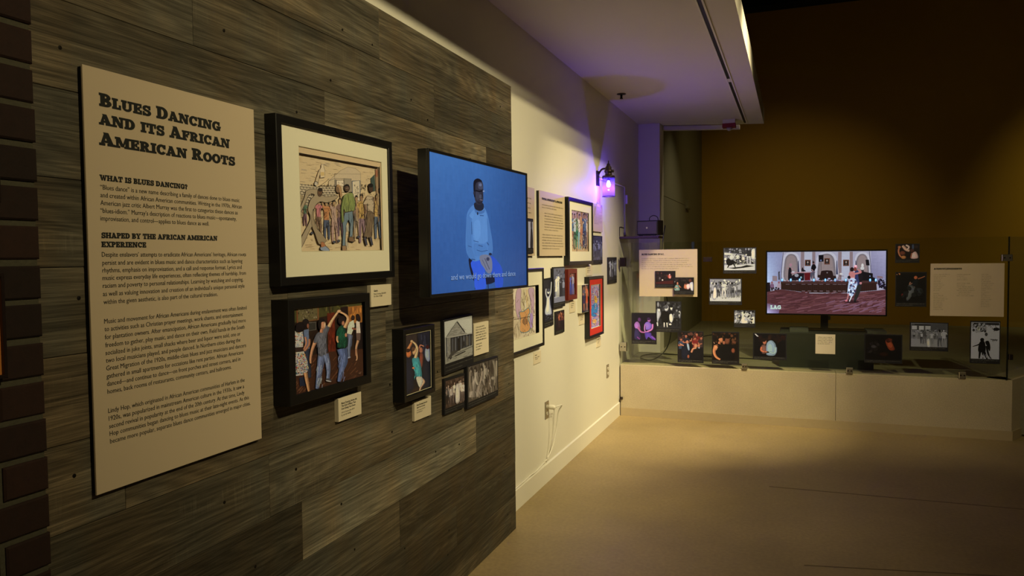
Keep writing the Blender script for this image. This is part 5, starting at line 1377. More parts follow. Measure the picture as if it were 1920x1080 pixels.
# hinges, clamps and clips are parts of the screen
GI = Vector((-1.53, GY, LZ))
def fitting(name, x0, x1, z0, z1, m, lab=None, d=.016):
    def put(mb):
        mb.v = [(x0 + x - GI.x, -.0055 - z, z0 + y - GI.z) for x, y, z in mb.v]; return mb
    p = put(MB().cbox(0, x1 - x0, 0, z1 - z0, .0003, d, .003).box(0, x1 - x0, 0, z1 - z0, -.024, -.0115)).build(name, m, t)
    if lab: p['label'] = lab
    for px in (.25, .75):
        cx_ = (x1 - x0) * px; cz_ = (z1 - z0) * .5
        put(MB().prism([(cx_ + .006 * math.cos(a * PI / 5), cz_ + .006 * math.sin(a * PI / 5)) for a in range(10)], d, d + .003)).build('screw', M_DKMET, p)
    return p
fitting('hinge', -1.545, -1.491, 1.417, 1.502, M_DKMET, 'dark upper hinge')
fitting('hinge', -1.548, -1.484, .617, .699, M_STEEL, 'light steel lower hinge')
fitting('clamp', -.778, -.700, 1.456, 1.500, M_DKMET, 'dark clamp joining two panes')
fitting('clamp', 1.546, 1.620, 1.444, 1.497, M_STEEL, 'shiny steel corner clamp', .020)
fitting('clamp', 1.608, 1.635, .653, .698, M_DKMET, 'small dark corner clamp')
for x0, x1 in ((-.439, -.393), (.420, .470), (1.261, 1.311)):
    fitting('base_clip', x0, x1, LZ + .001, LZ + .051, M_PLATE, None, .010)
f = empty('latch_bracket', (-1.5465, GY - .02, .155), 'tiny black latch in the gap between white wall and ledge', 'latch')
MB().box(0, .022, -.006, .018, 0, .022).build('plate', M_DKMET, f)

# ------------------------------------------------------------------ text panels and photographs on the glass
GWp = (186, 160, 138)
rows = [(.045, .80 - .0425 * i, .0062, [.81, .82, .79, .86, .87, .65][i], 200 + i) for i in range(6)]
textpanel('back', -1.361, -.829, 1.138, 1.573, 'pinkish text panel headed Blues Dancing in D.C. at the left of the glass', rows, ('BLUES DANCING IN D.C.', .045, .885, .0145, .39), off=.0005, th=.010)
def P(a0, a1, z0, z1, fr, paint, label, cap=.14, border=.03, off=0.0, white=(200, 186, 146), seed=1, th=.010, gain=.72, top=.03):
    A = artbox(a0, a1, z0, z1, fr, white, cap=cap, border=border, seed=seed, gain=gain, top=top)
    A.mute = .22; A.mcol = (165, 150, 125)
    paint(A)
    return photo('back', a0, a1, z0, z1, A, label, cap=cap, border=border, off=off, th=th)
def p_b1(A):
    A.fill((28, 20, 16)); A.poly([(430, 740), (830, 700), (830, 780), (430, 780)], (74, 22, 14)); A.blotch(440, 530, 820, 700, 22, [(50, 30, 24), (40, 26, 20), (70, 44, 36)], (10, 26))
    A.ell(720, 625, 40, 44, (190, 60, 36)); A.ell(730, 640, 24, 30, (225, 130, 95)); A.ell(722, 590, 16, 20, (230, 165, 130)); A.ell(572, 698, 17, 17, (225, 195, 165)); A.ell(516, 662, 20, 28, (90, 76, 66)); A.ell(478, 545, 16, 12, (84, 30, 22)); A.ell(552, 556, 14, 16, (110, 50, 40)); A.ell(630, 600, 14, 18, (70, 30, 20)); A.ell(672, 596, 10, 14, (96, 44, 28))
P(-1.211, -1.026, 1.222, 1.375, [(430, 520), (828, 520), (828, 785), (430, 785)], p_b1, 'dark red club photo overlapping the headed text panel, upper left of two', off=.0105, cap=.20, seed=31)
def p_b2(A):
    A.fill((22, 17, 14)); A.blotch(810, 660, 1200, 740, 14, [(38, 30, 26), (50, 36, 28)], (12, 30))
    A.smooth([(820, 820), (860, 790), (905, 810), (915, 900), (812, 905)], (100, 140, 110)); A.blotch(820, 810, 910, 900, 40, [(40, 110, 80), (190, 200, 170), (60, 90, 70)], (4, 9)); A.ell(875, 765, 18, 32, (190, 110, 62)); A.limb([(905, 800), (925, 830), (950, 845)], [16, 14, 12], (190, 100, 56)); A.limb([(815, 840), (880, 855)], [16, 12], (190, 110, 60))
    A.smooth([(1010, 860), (1020, 780), (1060, 750), (1090, 790), (1120, 870), (1080, 880)], (185, 100, 56)); A.smooth([(1060, 800), (1110, 770), (1145, 800), (1130, 860), (1080, 880)], (222, 180, 160)); A.ell(1050, 765, 20, 22, (60, 30, 20)); A.smooth([(1130, 760), (1190, 735), (1205, 800), (1200, 905), (1165, 905), (1140, 850)], (190, 186, 184)); A.ell(1140, 705, 34, 36, (92, 42, 26)); A.ell(818, 730, 10, 16, (120, 110, 90))
P(-1.039, -.857, 1.159, 1.316, [(806, 652), (1205, 652), (1205, 912), (806, 912)], p_b2, 'club photo with a green dress and white shirt, lower right corner of the headed panel', off=.0215, cap=.22, seed=32)
def p_c(A):
    A.fill(grey(120)); A.poly([(145, 40), (425, 42), (425, 110), (145, 70)], grey(50)); A.blotch(150, 40, 420, 80, 50, [grey(30), grey(150), grey(80)], (4, 9)); A.poly([(145, 80), (200, 84), (250, 100), (145, 96)], grey(205)); A.blotch(150, 100, 425, 185, 130, [grey(30), grey(210), grey(150), grey(60), grey(20)], (4, 11), (6, 16), (60, 120)); A.poly([(145, 190), (425, 182), (425, 236), (145, 236)], grey(190)); A.poly([(180, 215), (300, 205), (350, 190), (420, 200), (330, 214), (240, 224)], grey(24))
    A.smooth([(165, 140), (200, 135), (235, 150), (230, 180), (190, 195), (165, 175)], grey(16)); A.limb([(190, 185), (175, 215)], [14, 8], grey(16)); A.limb([(228, 170), (250, 215)], [14, 8], grey(20)); A.ell(215, 120, 22, 26, grey(190), 30); A.limb([(225, 130), (250, 90)], [14, 10], grey(170)); A.person(370, 185, 145, grey(150), grey(40), grey(170), grey(12), arms='up'); A.smooth([(395, 60), (425, 50), (425, 130), (400, 140)], grey(205)); A.person(320, 180, 70, grey(190), grey(215), grey(60), grey(20)); A.person(268, 180, 90, grey(160), grey(200), grey(50), grey(20))
P(-.602, -.317, 1.349, 1.582, [(143, 40), (430, 42), (430, 236), (143, 236)], p_c, 'black and white photo of a leaping dancer, top row left of the hall screen', cap=.13, seed=33)
def p_d(A):
    A.fill(grey(165)); A.poly([(22, 312), (302, 312), (302, 350), (22, 350)], grey(130)); A.blotch(30, 318, 300, 350, 20, [grey(205), grey(110)], (8, 16), (6, 12)); A.ell(58, 352, 14, 8, grey(225)); A.ell(215, 348, 14, 8, grey(225)); A.poly([(22, 460), (302, 455), (302, 505), (22, 505)], grey(190)); R = random.Random(9); bw_crowd(A, 30, 298, 470, 125, 17, R, 70, 180); A.person(150, 475, 140, grey(130), grey(200), grey(190), grey(40), arms='hold'); A.smooth([(60, 390), (80, 395), (82, 475), (50, 480)], grey(215))
P(-.726, -.440, 1.067, 1.306, [(22, 312), (302, 312), (302, 505), (22, 505)], p_d, 'pale grey photo of a line of people in a hall, left of the screen', cap=.14, seed=34)
def p_e(A):
    A.fill(grey(60)); R = random.Random(10); bw_crowd(A, 240, 412, 740, 150, 7, R, 60, 215); A.smooth([(300, 660), (330, 640), (360, 680), (350, 697), (300, 697)], grey(215)); A.smooth([(385, 650), (415, 640), (415, 697), (380, 697)], grey(205)); A.blotch(242, 590, 412, 690, 40, [grey(30), grey(180), grey(110)], (5, 12))
P(-.509, -.325, .866, 1.022, [(240, 590), (415, 590), (415, 698), (240, 698)], p_e, 'smallest black and white photo, seated crowd, just left of the hall screen stand', cap=.24, seed=35)
def p_f(A):
    A.fill((16, 8, 24)); A.ell(165, 560, 18, 24, (80, 30, 84)); A.smooth([(108, 610), (135, 580), (165, 600), (175, 660), (150, 690), (115, 650)], (150, 84, 150)); A.limb([(150, 640), (180, 690), (225, 698)], [24, 20, 14], (160, 72, 120)); A.smooth([(118, 660), (160, 680), (180, 770), (110, 770)], (40, 30, 70))
    A.ell(272, 562, 18, 24, (150, 70, 140)); A.ell(268, 548, 20, 16, (50, 20, 60)); A.smooth([(225, 600), (260, 580), (300, 610), (290, 660), (240, 670), (235, 630)], (120, 80, 190)); A.limb([(312, 605), (305, 660), (250, 690), (225, 698)], [18, 18, 16, 12], (190, 96, 160)); A.smooth([(225, 700), (290, 700), (300, 730), (330, 760), (320, 780), (270, 745), (240, 775)], (74, 44, 140)); A.limb([(228, 610), (222, 660), (232, 695)], [16, 14, 10], (170, 96, 170))
    A.limb([(300, 740), (345, 775)], [24, 18], (110, 50, 150)); A.limb([(140, 750), (170, 775)], [16, 14], (110, 40, 110))
P(-1.435, -1.202, .690, .983, [(86, 495), (345, 495), (345, 785), (86, 785)], p_f, 'violet lit photo of two dancers holding hands, lowest left on the glass', cap=.12, seed=36)
def p_g(A):
    A.fill(grey(34)); A.blotch(342, 372, 608, 640, 60, [grey(20), grey(60), grey(44), grey(90)], (6, 18)); A.smooth([(400, 490), (440, 470), (480, 500), (470, 605), (405, 605)], grey(14)); A.ell(455, 440, 22, 34, grey(190), 15); A.ell(448, 425, 22, 22, grey(80)); A.limb([(428, 600), (428, 650)], [14, 10], grey(215)); A.limb([(458, 600), (462, 650)], [14, 10], grey(205))
    A.ell(508, 435, 14, 26, grey(200)); A.ell(508, 418, 18, 16, grey(20)); A.smooth([(480, 480), (520, 470), (545, 520), (540, 600), (490, 560)], grey(20)); A.smooth([(488, 510), (515, 505), (528, 560), (508, 600), (488, 570)], grey(205)); A.ell(495, 618, 16, 10, grey(215)); A.smooth([(345, 460), (370, 450), (392, 500), (370, 560), (350, 600)], grey(160)); A.ell(370, 465, 14, 20, grey(190)); A.ell(598, 500, 14, 34, grey(190)); A.person(568, 640, 190, grey(120), grey(50), grey(24), grey(12)); A.limb([(350, 600), (355, 640)], [20, 12], grey(180)); A.ell(360, 400, 12, 30, grey(130))
P(-1.209, -.973, .807, 1.094, [(340, 370), (610, 370), (610, 662), (340, 662)], p_g, 'black and white photo of a laughing couple, below the headed text panel', cap=.13, off=.0, seed=37, top=.02)
def p_h(A):
    A.fill((22, 15, 13)); A.blotch(575, 695, 845, 800, 40, [(70, 34, 24), (46, 26, 20), (96, 50, 36), (30, 22, 24)], (8, 22))
    for x, y, h, tp in [(605, 990, 230, (40, 60, 80)), (780, 930, 230, (110, 24, 20)), (762, 960, 215, (130, 26, 24)), (830, 960, 220, (60, 40, 36)), (660, 960, 240, (30, 30, 40))]: A.person(x, y, h, (170, 90, 56), tp, (22, 18, 20), (24, 14, 10), arms='hold')
    A.smooth([(610, 860), (650, 830), (700, 850), (710, 980), (615, 985)], (18, 22, 34)); A.ell(674, 800, 16, 22, (190, 110, 70)); A.smooth([(668, 820), (690, 820), (700, 880), (684, 885)], (140, 160, 175)); A.limb([(590, 820), (635, 840)], [14, 12], (200, 120, 76)); A.ell(770, 838, 20, 24, (200, 120, 74), 20); A.limb([(720, 910), (740, 870), (775, 860)], [20, 22, 18], (196, 120, 72)); A.smooth([(720, 930), (790, 870), (845, 880), (845, 985), (715, 985)], (14, 14, 18)); A.ell(804, 835, 14, 20, (190, 104, 62)); A.poly([(790, 858), (815, 850), (812, 865)], (170, 170, 170)); A.ell(686, 955, 12, 20, (160, 76, 44))
P(-1.008, -.775, .531, .821, [(572, 692), (846, 692), (846, 988), (572, 988)], p_h, 'colour photo of a packed dance floor with warm faces, bottom row under the laughing couple', cap=.10, seed=38)
def p_i(A):
    A.fill((20, 12, 9)); A.blotch(50, 775, 275, 860, 26, [(70, 34, 16), (40, 22, 14), (96, 52, 24)], (6, 16)); A.ell(120, 826, 20, 34, (196, 112, 60), -20); A.smooth([(96, 830), (98, 790), (130, 786), (138, 812), (112, 820)], (22, 13, 9)); A.limb([(112, 850), (105, 880)], [22, 26], (180, 96, 50)); A.smooth([(60, 900), (85, 868), (130, 890), (145, 1000), (70, 1000)], (14, 12, 14)); A.limb([(75, 885), (62, 940), (80, 985), (118, 1008)], [30, 26, 22, 16], (204, 118, 62)); A.smooth([(66, 890), (90, 876), (98, 896), (78, 930)], (210, 126, 70)); A.ell(180, 840, 22, 34, (120, 60, 32), 10); A.ell(184, 806, 26, 16, (16, 10, 8)); A.smooth([(140, 890), (190, 870), (230, 900), (240, 1005), (140, 1010)], (12, 10, 11)); A.ell(150, 858, 12, 16, (170, 90, 50)); A.ell(232, 925, 16, 22, (140, 64, 34)); A.ell(240, 850, 20, 10, (110, 56, 30)); A.line([(66, 870), (60, 855)], 4, (220, 160, 110)); A.line([(84, 880), (110, 905)], 6, (14, 12, 14))
P(-.700, -.462, .531, .824, [(50, 770), (278, 770), (278, 1012), (50, 1012)], p_i, 'colour photo of a couple embracing, woman in a black tank top, bottom row', cap=.12, seed=39)
def p_j(A):
    A.fill((12, 10, 12)); A.blotch(405, 800, 690, 860, 22, [(40, 14, 10), (30, 16, 12), (24, 14, 14)], (8, 22)); A.poly([(405, 782), (418, 782), (445, 806), (430, 806)], (190, 184, 170)); A.ell(500, 852, 18, 26, (190, 100, 64)); A.ell(492, 836, 22, 18, (30, 16, 12)); A.smooth([(470, 890), (500, 880), (520, 900), (520, 950), (475, 955)], (120, 74, 60)); A.limb([(475, 900), (470, 930), (510, 945)], [22, 20, 16], (196, 96, 54)); A.ell(545, 820, 17, 26, (44, 22, 14)); A.smooth([(520, 865), (560, 838), (598, 870), (606, 930), (590, 972), (525, 972), (515, 940)], (128, 158, 172)); A.limb([(600, 900), (595, 950), (545, 945)], [26, 22, 14], (134, 164, 176)); A.ell(520, 945, 24, 8, (30, 14, 10)); A.ell(512, 942, 14, 8, (190, 100, 56))
P(-.345, -.062, .584, .821, [(400, 780), (690, 785), (690, 985), (400, 985)], p_j, 'colour photo of a man in pale blue hugging a woman, below the hall screen', cap=.12, seed=40)
card('back', .172, .330, .653, .822, [G(.12, .84 - .085 * i, .030, [.70, .78, .78, .76, .60][i], 210 + i) for i in range(5)], 'cream caption card in front of the dark covered bench', .010, name='caption_card')
def p_l(A):
    A.fill((14, 10, 8)); A.blotch(60, 860, 160, 960, 16, [(26, 20, 18), (40, 32, 28)], (8, 20)); A.ell(120, 905, 26, 14, (60, 54, 50)); A.smooth([(225, 850), (262, 830), (290, 880), (308, 925), (270, 935), (240, 900)], (150, 52, 18)); A.ell(268, 890, 26, 34, (170, 66, 24), -30); A.ell(250, 850, 20, 18, (70, 24, 12)); A.ell(210, 970, 40, 20, (40, 16, 8)); A.ell(270, 845, 16, 14, (96, 34, 16))
P(.557, .845, .590, .834, [(45, 805), (365, 805), (365, 1018), (45, 1018)], p_l, 'very dark photo with an orange lit arm, in front of the bench right end', cap=.12, seed=41)
def p_m(A):
    A.fill((24, 14, 10)); A.limb([(350, 55), (338, 90), (350, 130), (375, 150)], [14, 16, 14, 14], (190, 104, 56)); A.limb([(372, 50), (400, 80), (430, 92)], [22, 26, 18], (205, 150, 110)); A.ell(345, 60, 14, 10, (196, 110, 60)); A.ell(372, 110, 24, 18, (120, 56, 30)); A.ell(380, 145, 22, 14, (196, 120, 50)); A.limb([(400, 45), (425, 60), (410, 85)], [14, 16, 14], (215, 170, 140)); A.ell(452, 90, 18, 16, (80, 36, 22)); A.smooth([(445, 120), (480, 98), (500, 130), (496, 155), (442, 155)], (220, 170, 145)); A.limb([(448, 110), (440, 150)], [10, 10], (150, 70, 36)); A.ell(458, 60, 10, 22, (60, 76, 84)); A.ell(488, 60, 16, 14, (50, 30, 24))
P(.786, .965, 1.435, 1.594, [(318, 38), (508, 38), (508, 160), (318, 160)], p_m, 'small warm colour photo of dancers arms, upper right of the hall screen', cap=.20, seed=42)
def p_n(A):
    A.fill((14, 12, 10)); A.blotch(320, 272, 370, 290, 5, [(190, 110, 50)], (4, 8)); A.ell(484, 312, 16, 16, (196, 92, 44)); A.limb([(505, 322), (535, 312), (562, 300)], [12, 10, 8], (160, 84, 42)); A.smooth([(478, 330), (505, 325), (500, 370), (480, 395), (440, 400), (455, 350)], (18, 22, 24)); A.limb([(440, 350), (430, 375), (455, 360)], [12, 10, 8], (150, 96, 66)); A.ell(462, 397, 18, 9, (196, 120, 80)); A.smooth([(415, 390), (440, 375), (485, 405), (470, 440), (440, 490), (412, 515), (405, 490), (430, 440)], (86, 90, 78)); A.smooth([(480, 400), (530, 405), (545, 430), (520, 470), (500, 465), (510, 430)], (38, 44, 40)); A.ell(372, 465, 12, 14, (96, 24, 16)); A.blotch(380, 400, 560, 480, 10, [(26, 28, 24)], (10, 24))
P(.789, 1.019, 1.071, 1.359, [(318, 272), (570, 272), (568, 530), (318, 530)], p_n, 'dark photo of a leaping dancer in grey trousers, right of the hall screen', cap=.12, seed=43)
rows = []
for i in range(10): rows.append((.045, .785 - .0335 * i, .0048, [.22, .17, .12, .10, .10, .13, .145, .125, .10, .088][i], 300 + i))
for i in range(10): rows.append((.045, .42 - .0335 * i, .0048, [.075, .14, .18, .205, .155, .12, .125, .125, .12, .14][i], 320 + i))
for i in range(13):
    if i == 4: continue
    rows.append((.365 + (.025 if i in (8, 10, 11) else 0), .785 - .0335 * i, .0048, [.185, .105, .14, .155, 0, .19, .11, .235, .215, .24, .175, .155, .25][i], 340 + i))
for i in range(19): rows.append((.695, .785 - .0335 * i, .0048, [.11, .135, .15, .11, .13, .18, .15, .12, .145, .07, .11, .07, .125, .12, .15, .11, .115, .13, .12][i], 360 + i))
textpanel('back', 1.046, 1.567, .998, 1.428, 'pinkish acknowledgements panel with three columns of names at the right of the glass', rows, ('ACKNOWLEDGEMENTS', .045, .885, .0125, .385), off=.0005, th=.010, cat='text panel')
def p_p(A):
    A.fill(grey(120)); A.poly([(440, 705), (755, 705), (755, 760), (440, 755)], grey(70)); A.poly([(445, 722), (490, 722), (490, 752), (445, 752)], grey(175)); A.poly([(510, 724), (552, 724), (552, 756), (510, 756)], grey(180)); A.poly([(565, 724), (612, 724), (612, 756), (565, 756)], grey(165)); A.line([(470, 712), (612, 718)], 8, grey(28)); A.poly([(440, 830), (755, 830), (755, 898), (440, 898)], grey(140)); R = random.Random(12); bw_crowd(A, 445, 755, 835, 75, 20, R, 40, 170); bw_crowd(A, 520, 640, 870, 105, 4, R, 60, 190); bw_crowd(A, 680, 750, 893, 140, 2, R, 60, 180); A.smooth([(580, 840), (602, 830), (612, 895), (585, 898)], grey(190))
P(.900, 1.181, .706, .942, [(438, 700), (757, 705), (757, 900), (438, 898)], p_p, 'black and white photo of a street crowd before shop windows, under the acknowledgements panel', cap=.14, seed=44)
def p_q(A):
    A.fill(grey(176)); A.poly([(950, 690), (1185, 690), (1185, 712), (950, 706)], grey(40)); A.blotch(955, 695, 1075, 770, 60, [grey(24), grey(150), grey(60)], (5, 13)); A.ell(1012, 742, 16, 26, grey(190)); A.ell(1160, 745, 28, 14, grey(20)); A.ell(1076, 790, 12, 16, grey(50)); A.strokes(960, 690, 1180, 740, 20, [grey(30)], (10, 30), 4, (60, 120))
    A.ell(1042, 838, 17, 17, grey(10)); A.limb([(1030, 870), (1000, 885), (962, 898)], [14, 9, 6], grey(10)); A.smooth([(1020, 860), (1058, 850), (1072, 900), (1065, 940), (1010, 940)], grey(10)); A.limb([(1025, 930), (1018, 1000)], [22, 12], grey(12)); A.limb([(1055, 930), (1085, 1003)], [24, 14], grey(12)); A.smooth([(1068, 855), (1098, 848), (1112, 900), (1105, 935), (1088, 900)], grey(12)); A.limb([(1080, 890), (1095, 960), (1125, 1003)], [18, 16, 12], grey(12)); A.limb([(1045, 930), (1050, 1000)], [14, 10], grey(14))
    A.line([(1112, 832), (1150, 838), (1172, 836)], 6, grey(30)); A.strokes(1115, 828, 1170, 842, 8, [grey(24)], (6, 12), 3, (40, 140)); A.strokes(1015, 960, 1120, 1003, 12, [grey(170)], (20, 36), 5, (55, 75))
P(1.336, 1.546, .617, .962, [(948, 686), (1188, 688), (1186, 1003), (946, 1003)], p_q, 'black and white photo of a silhouetted pair with long shadows, right end of glass', cap=.11, seed=45)

# ------------------------------------------------------------------ bench, hall television on its stand
BY = 7.26
o = MB()
o.cbox(-.128, .655, BY, BY + .5, LZ - .0035, .806, .008)
# soft folds in the cloth front
b = o.build('covered_bench', M_CLOTH); tag(b, 'low bench under a dark grey-green cloth behind the glass', 'bench')
t = empty('television_stand', (.26, BY + .22, .8065), 'black television stand with a central post and flat feet on the bench', 'television stand')
MB().box(-.30, -.14, -.20, .12, .0, .022).build('foot', M_GREYPAD, t)
MB().box(.345, .50, -.20, .12, .0, .022).build('foot', M_GREYPAD, t)
MB().box(-.14, .34, -.06, .06, .0, .012).build('base', M_TVBLK, t)
MB().box(-.032, .032, .0, .045, .0121, .44).build('post', M_TVBLK, t)
MB().box(.033, .052, .005, .035, .10, .135).build('knob', M_GREYPAD, t)
W2, H2 = 1.0255, .597
t = empty('television', (-.253, BY + .14, .954), 'wide black television behind the glass showing dancers in a hall', 'television', None, R_BACK)
MB().cbox(0, W2, 0, H2, -.045, -.002, .002).box(.2, W2 - .2, .08, H2 - .1, -.075, -.045).build('casing', M_TVBLK, t)
MB().ring(0, W2, 0, H2, .013, -.0015, .0045, c=.0006).build('bezel', M_TVBLK, t)
A = Art(W2 - .026, H2 - .026, [(58, 92), (1772, 78), (1775, 1010), (60, 995)], emit=True, seed=50)
WL = (150, 146, 176)
A.shade = False
A.fill(WL)
A.grad([(58, 92), (280, 92), (270, 530), (58, 540)], [(132, 140, 186), (128, 130, 172), (120, 118, 158), (172, 190, 236)], 12, 10, 2); A.grad([(1560, 80), (1772, 80), (1772, 540), (1560, 480)], [(136, 132, 170), (150, 146, 186), (120, 116, 156), (112, 108, 146)], 8, 8, 2)
for x0, x1 in ((550, 600), (715, 760), (1090, 1140), (1255, 1300)): A.poly([(x0, 88), (x1, 88), (x1 + 5, 500), (x0 - 5, 500)], (122, 104, 116))
for x0, x1 in ((600, 715), (1140, 1255)): A.poly([(x0, 88), (x1, 88), (x1, 500), (x0, 500)], (158, 158, 186))
for cx_, rx_, yt in ((410, 125, 90), (925, 150, 88), (1435, 110, 92)):
    A.smooth([(cx_ - rx_, 500), (cx_ - rx_, 230), (cx_ - rx_ * .7, yt + 30), (cx_, yt), (cx_ + rx_ * .7, yt + 30), (cx_ + rx_, 230), (cx_ + rx_, 500)], (170, 166, 190)); A.smooth([(cx_ - rx_ * .78, 500), (cx_ - rx_ * .78, 240), (cx_ - rx_ * .5, yt + 55), (cx_, yt + 28), (cx_ + rx_ * .5, yt + 55), (cx_ + rx_ * .78, 240), (cx_ + rx_ * .78, 500)], (110, 100, 112)); A.smooth([(cx_ - rx_ * .6, 500), (cx_ - rx_ * .6, 260), (cx_ - rx_ * .4, yt + 75), (cx_, yt + 50), (cx_ + rx_ * .4, yt + 75), (cx_ + rx_ * .6, 260), (cx_ + rx_ * .6, 500)], (128, 112, 120))
A.line([(292, 95), (272, 330), (262, 510)], 8, (70, 66, 84)); A.line([(1535, 82), (1556, 300), (1565, 480)], 8, (70, 66, 84))
for x0, y0, w_, h_ in ((608, 205, 86, 92), (1162, 205, 86, 92), (890, 182, 80, 92)): A.poly([(x0, y0), (x0 + w_, y0), (x0 + w_, y0 + h_), (x0, y0 + h_)], (94, 56, 44)); A.poly([(x0 + 14, y0 + 12), (x0 + w_ - 14, y0 + 12), (x0 + w_ - 14, y0 + h_ - 12), (x0 + 14, y0 + h_ - 12)], (24, 20, 24)); A.ell(x0 + w_ / 2, y0 + 36, 12, 15, (150, 130, 130)); A.poly([(x0 + 24, y0 + h_ - 14), (x0 + w_ - 24, y0 + h_ - 14), (x0 + w_ / 2, y0 + 52)], (70, 60, 66))
A.poly([(806, 136), (878, 132), (880, 232), (810, 236)], (14, 12, 20)); A.ell(842, 215, 12, 14, (90, 100, 140)); A.line([(843, 236), (846, 400)], 5, (50, 44, 56)); A.poly([(1482, 206), (1530, 204), (1542, 290), (1492, 288)], (14, 12, 20)); A.line([(1520, 290), (1524, 380)], 4, (60, 56, 70))
for x in (515, 728, 1072, 1345): A.poly([(x - 6, 225), (x + 3, 210), (x + 16, 420), (x - 8, 420)], (34, 36, 70))
A.poly([(222, 380), (248, 376), (240, 400), (244, 500), (226, 500)], (44, 40, 44)); A.poly([(136, 440), (205, 445), (205, 520), (136, 520)], (128, 110, 124))
A.ell(1440, 290, 18, 30, (190, 185, 195)); A.ell(1438, 330, 28, 24, (180, 176, 188)); A.poly([(1422, 355), (1458, 355), (1462, 400), (1420, 400)], (40, 34, 40))
A.ell(1133, 412, 24, 14, (186, 180, 190)); A.line([(1133, 430), (1133, 500)], 5, (100, 80, 90)); A.line([(1110, 446), (1176, 446)], 6, (80, 40, 44))
# chair group and piano
A.smooth([(850, 490), (845, 380), (900, 362), (960, 362), (1010, 380), (1012, 500)], (34, 20, 22)); A.ell(934, 395, 10, 10, (110, 100, 110)); A.poly([(790, 500), (800, 425), (860, 430), (870, 510)], (36, 22, 22)); A.poly([(1000, 510), (1010, 440), (1060, 440), (1072, 510)], (38, 22, 24)); A.poly([(1395, 520), (1400, 400), (1460, 380), (1588, 405), (1590, 460), (1620, 470), (1625, 520)], (18, 15, 20)); A.ell(1548, 445, 8, 10, (120, 130, 170))
# musicians
A.smooth([(368, 500), (372, 340), (390, 320), (412, 345), (418, 480)], (20, 16, 26)); A.ell(402, 280, 20, 26, (150, 110, 130)); A.limb([(372, 340), (362, 320)], [10, 8], (170, 110, 120)); A.limb([(415, 330), (434, 345)], [14, 10], (160, 110, 130))
A.poly([(405, 392), (760, 378), (760, 398), (410, 408)], (150, 112, 128)); A.ell(440, 385, 24, 12, (176, 170, 190)); A.smooth([(570, 375), (560, 350), (575, 325), (592, 345), (625, 372)], (22, 18, 26)); A.ell(576, 330, 11, 12, (30, 20, 24)); A.poly([(600, 400), (690, 395), (690, 510), (605, 512)], (82, 18, 26)); A.poly([(420, 440), (500, 400), (600, 400), (600, 510), (420, 510)], (24, 18, 28)); A.ell(490, 435, 30, 24, (130, 130, 150)); A.ell(555, 465, 14, 16, (120, 150, 170))
A.smooth([(700, 350), (705, 300), (730, 268), (760, 280), (775, 320), (760, 345), (750, 370), (710, 370)], (14, 11, 18)); A.ell(734, 252, 14, 20, (100, 66, 70)); A.ell(733, 240, 15, 12, (18, 12, 16)); A.limb([(705, 345), (735, 372)], [10, 8], (160, 120, 130)); A.poly([(690, 395), (755, 375), (750, 480), (735, 485), (730, 420), (705, 500), (688, 440)], (70, 66, 84))
# stage
A.poly([(258, 520), (1650, 510), (1660, 560), (258, 560)], (62, 38, 40)); A.poly([(262, 545), (700, 560), (1200, 555), (1640, 540), (1650, 650), (1200, 690), (700, 695), (262, 640)], (44, 26, 24))
for i in range(44): 
    x = 290 + i * 31
    A.line([(x, 560), (x, 672)], 4, (30, 17, 16)) 
for x in (360, 450, 590, 680, 765, 850, 945, 1045, 1115, 1180): A.line([(x - 28, 566), (x + 28, 566)], 7, (100, 84, 96)); A.line([(x - 24, 664), (x + 24, 666)], 9, (112, 92, 104))
A.line([(640, 688), (760, 694), (1190, 686)], 6, (140, 130, 150)); A.poly([(724, 688), (805, 688), (805, 704), (724, 704)], (150, 140, 160))
for x in (278, 405, 536, 742, 908, 1050, 1204, 1551, 1632): A.ell(x, 502, 16, 24, (70, 150, 225)); A.ell(x, 500, 9, 16, (190, 235, 255))
A.blotch(300, 500, 1250, 520, 26, [(130, 100, 130), (110, 90, 140), (150, 90, 100), (170, 170, 210)], (8, 20), (5, 9), (-10, 10)); A.ell(962, 482, 22, 10, (160, 150, 190)); A.ell(805, 480, 18, 14, (150, 150, 190))
# seated watchers
for x, c_ in ((130, (110, 80, 110)), (232, (150, 130, 150))): A.ell(x, 540, 14, 18, (130, 80, 90)); A.smooth([(x - 26, 620), (x - 22, 570), (x, 556), (x + 26, 570), (x + 26, 620)], c_); A.limb([(x - 10, 615), (x, 670)], [18, 12], (30, 20, 30)); A.ell(x + 10, 668, 16, 8, (150, 140, 160))
A.poly([(58, 540), (100, 540), (110, 680), (58, 680)], (24, 16, 22)); A.blotch(110, 600, 260, 660, 14, [(28, 18, 24), (40, 30, 40)], (8, 16))
A.smooth([(1660, 520), (1700, 480), (1750, 540), (1775, 600), (1775, 640), (1680, 600)], (26, 20, 34)); A.blotch(1670, 480, 1770, 620, 34, [(150, 150, 190), (24, 18, 30), (90, 80, 130), (20, 16, 24)], (6, 12)); A.poly([(1650, 440), (1730, 450), (1730, 480), (1650, 470)], (120, 96, 110))
# floor
A.poly([(60, 680), (262, 640), (700, 702), (1200, 696), (1650, 655), (1774, 640), (1775, 1010), (60, 995)], (82, 46, 54))
A.strokes(80, 700, 1700, 980, 260, [(94, 54, 60), (72, 38, 46), (104, 64, 76), (64, 34, 40)], (60, 220), 12, (-14, -4))
A.strokes(900, 820, 1700, 980, 60, [(112, 78, 104), (104, 66, 80)], (60, 180), 12, (-24, -10))
A.grad([(60, 850), (260, 880), (230, 1000), (60, 995)], [(104, 80, 112), (84, 50, 60), (112, 92, 140), (186, 184, 240)], 12, 10, 2)
A.poly([(80, 680), (300, 690), (900, 730), (1200, 720), (1200, 700), (700, 700), (262, 645)], (74, 40, 46))
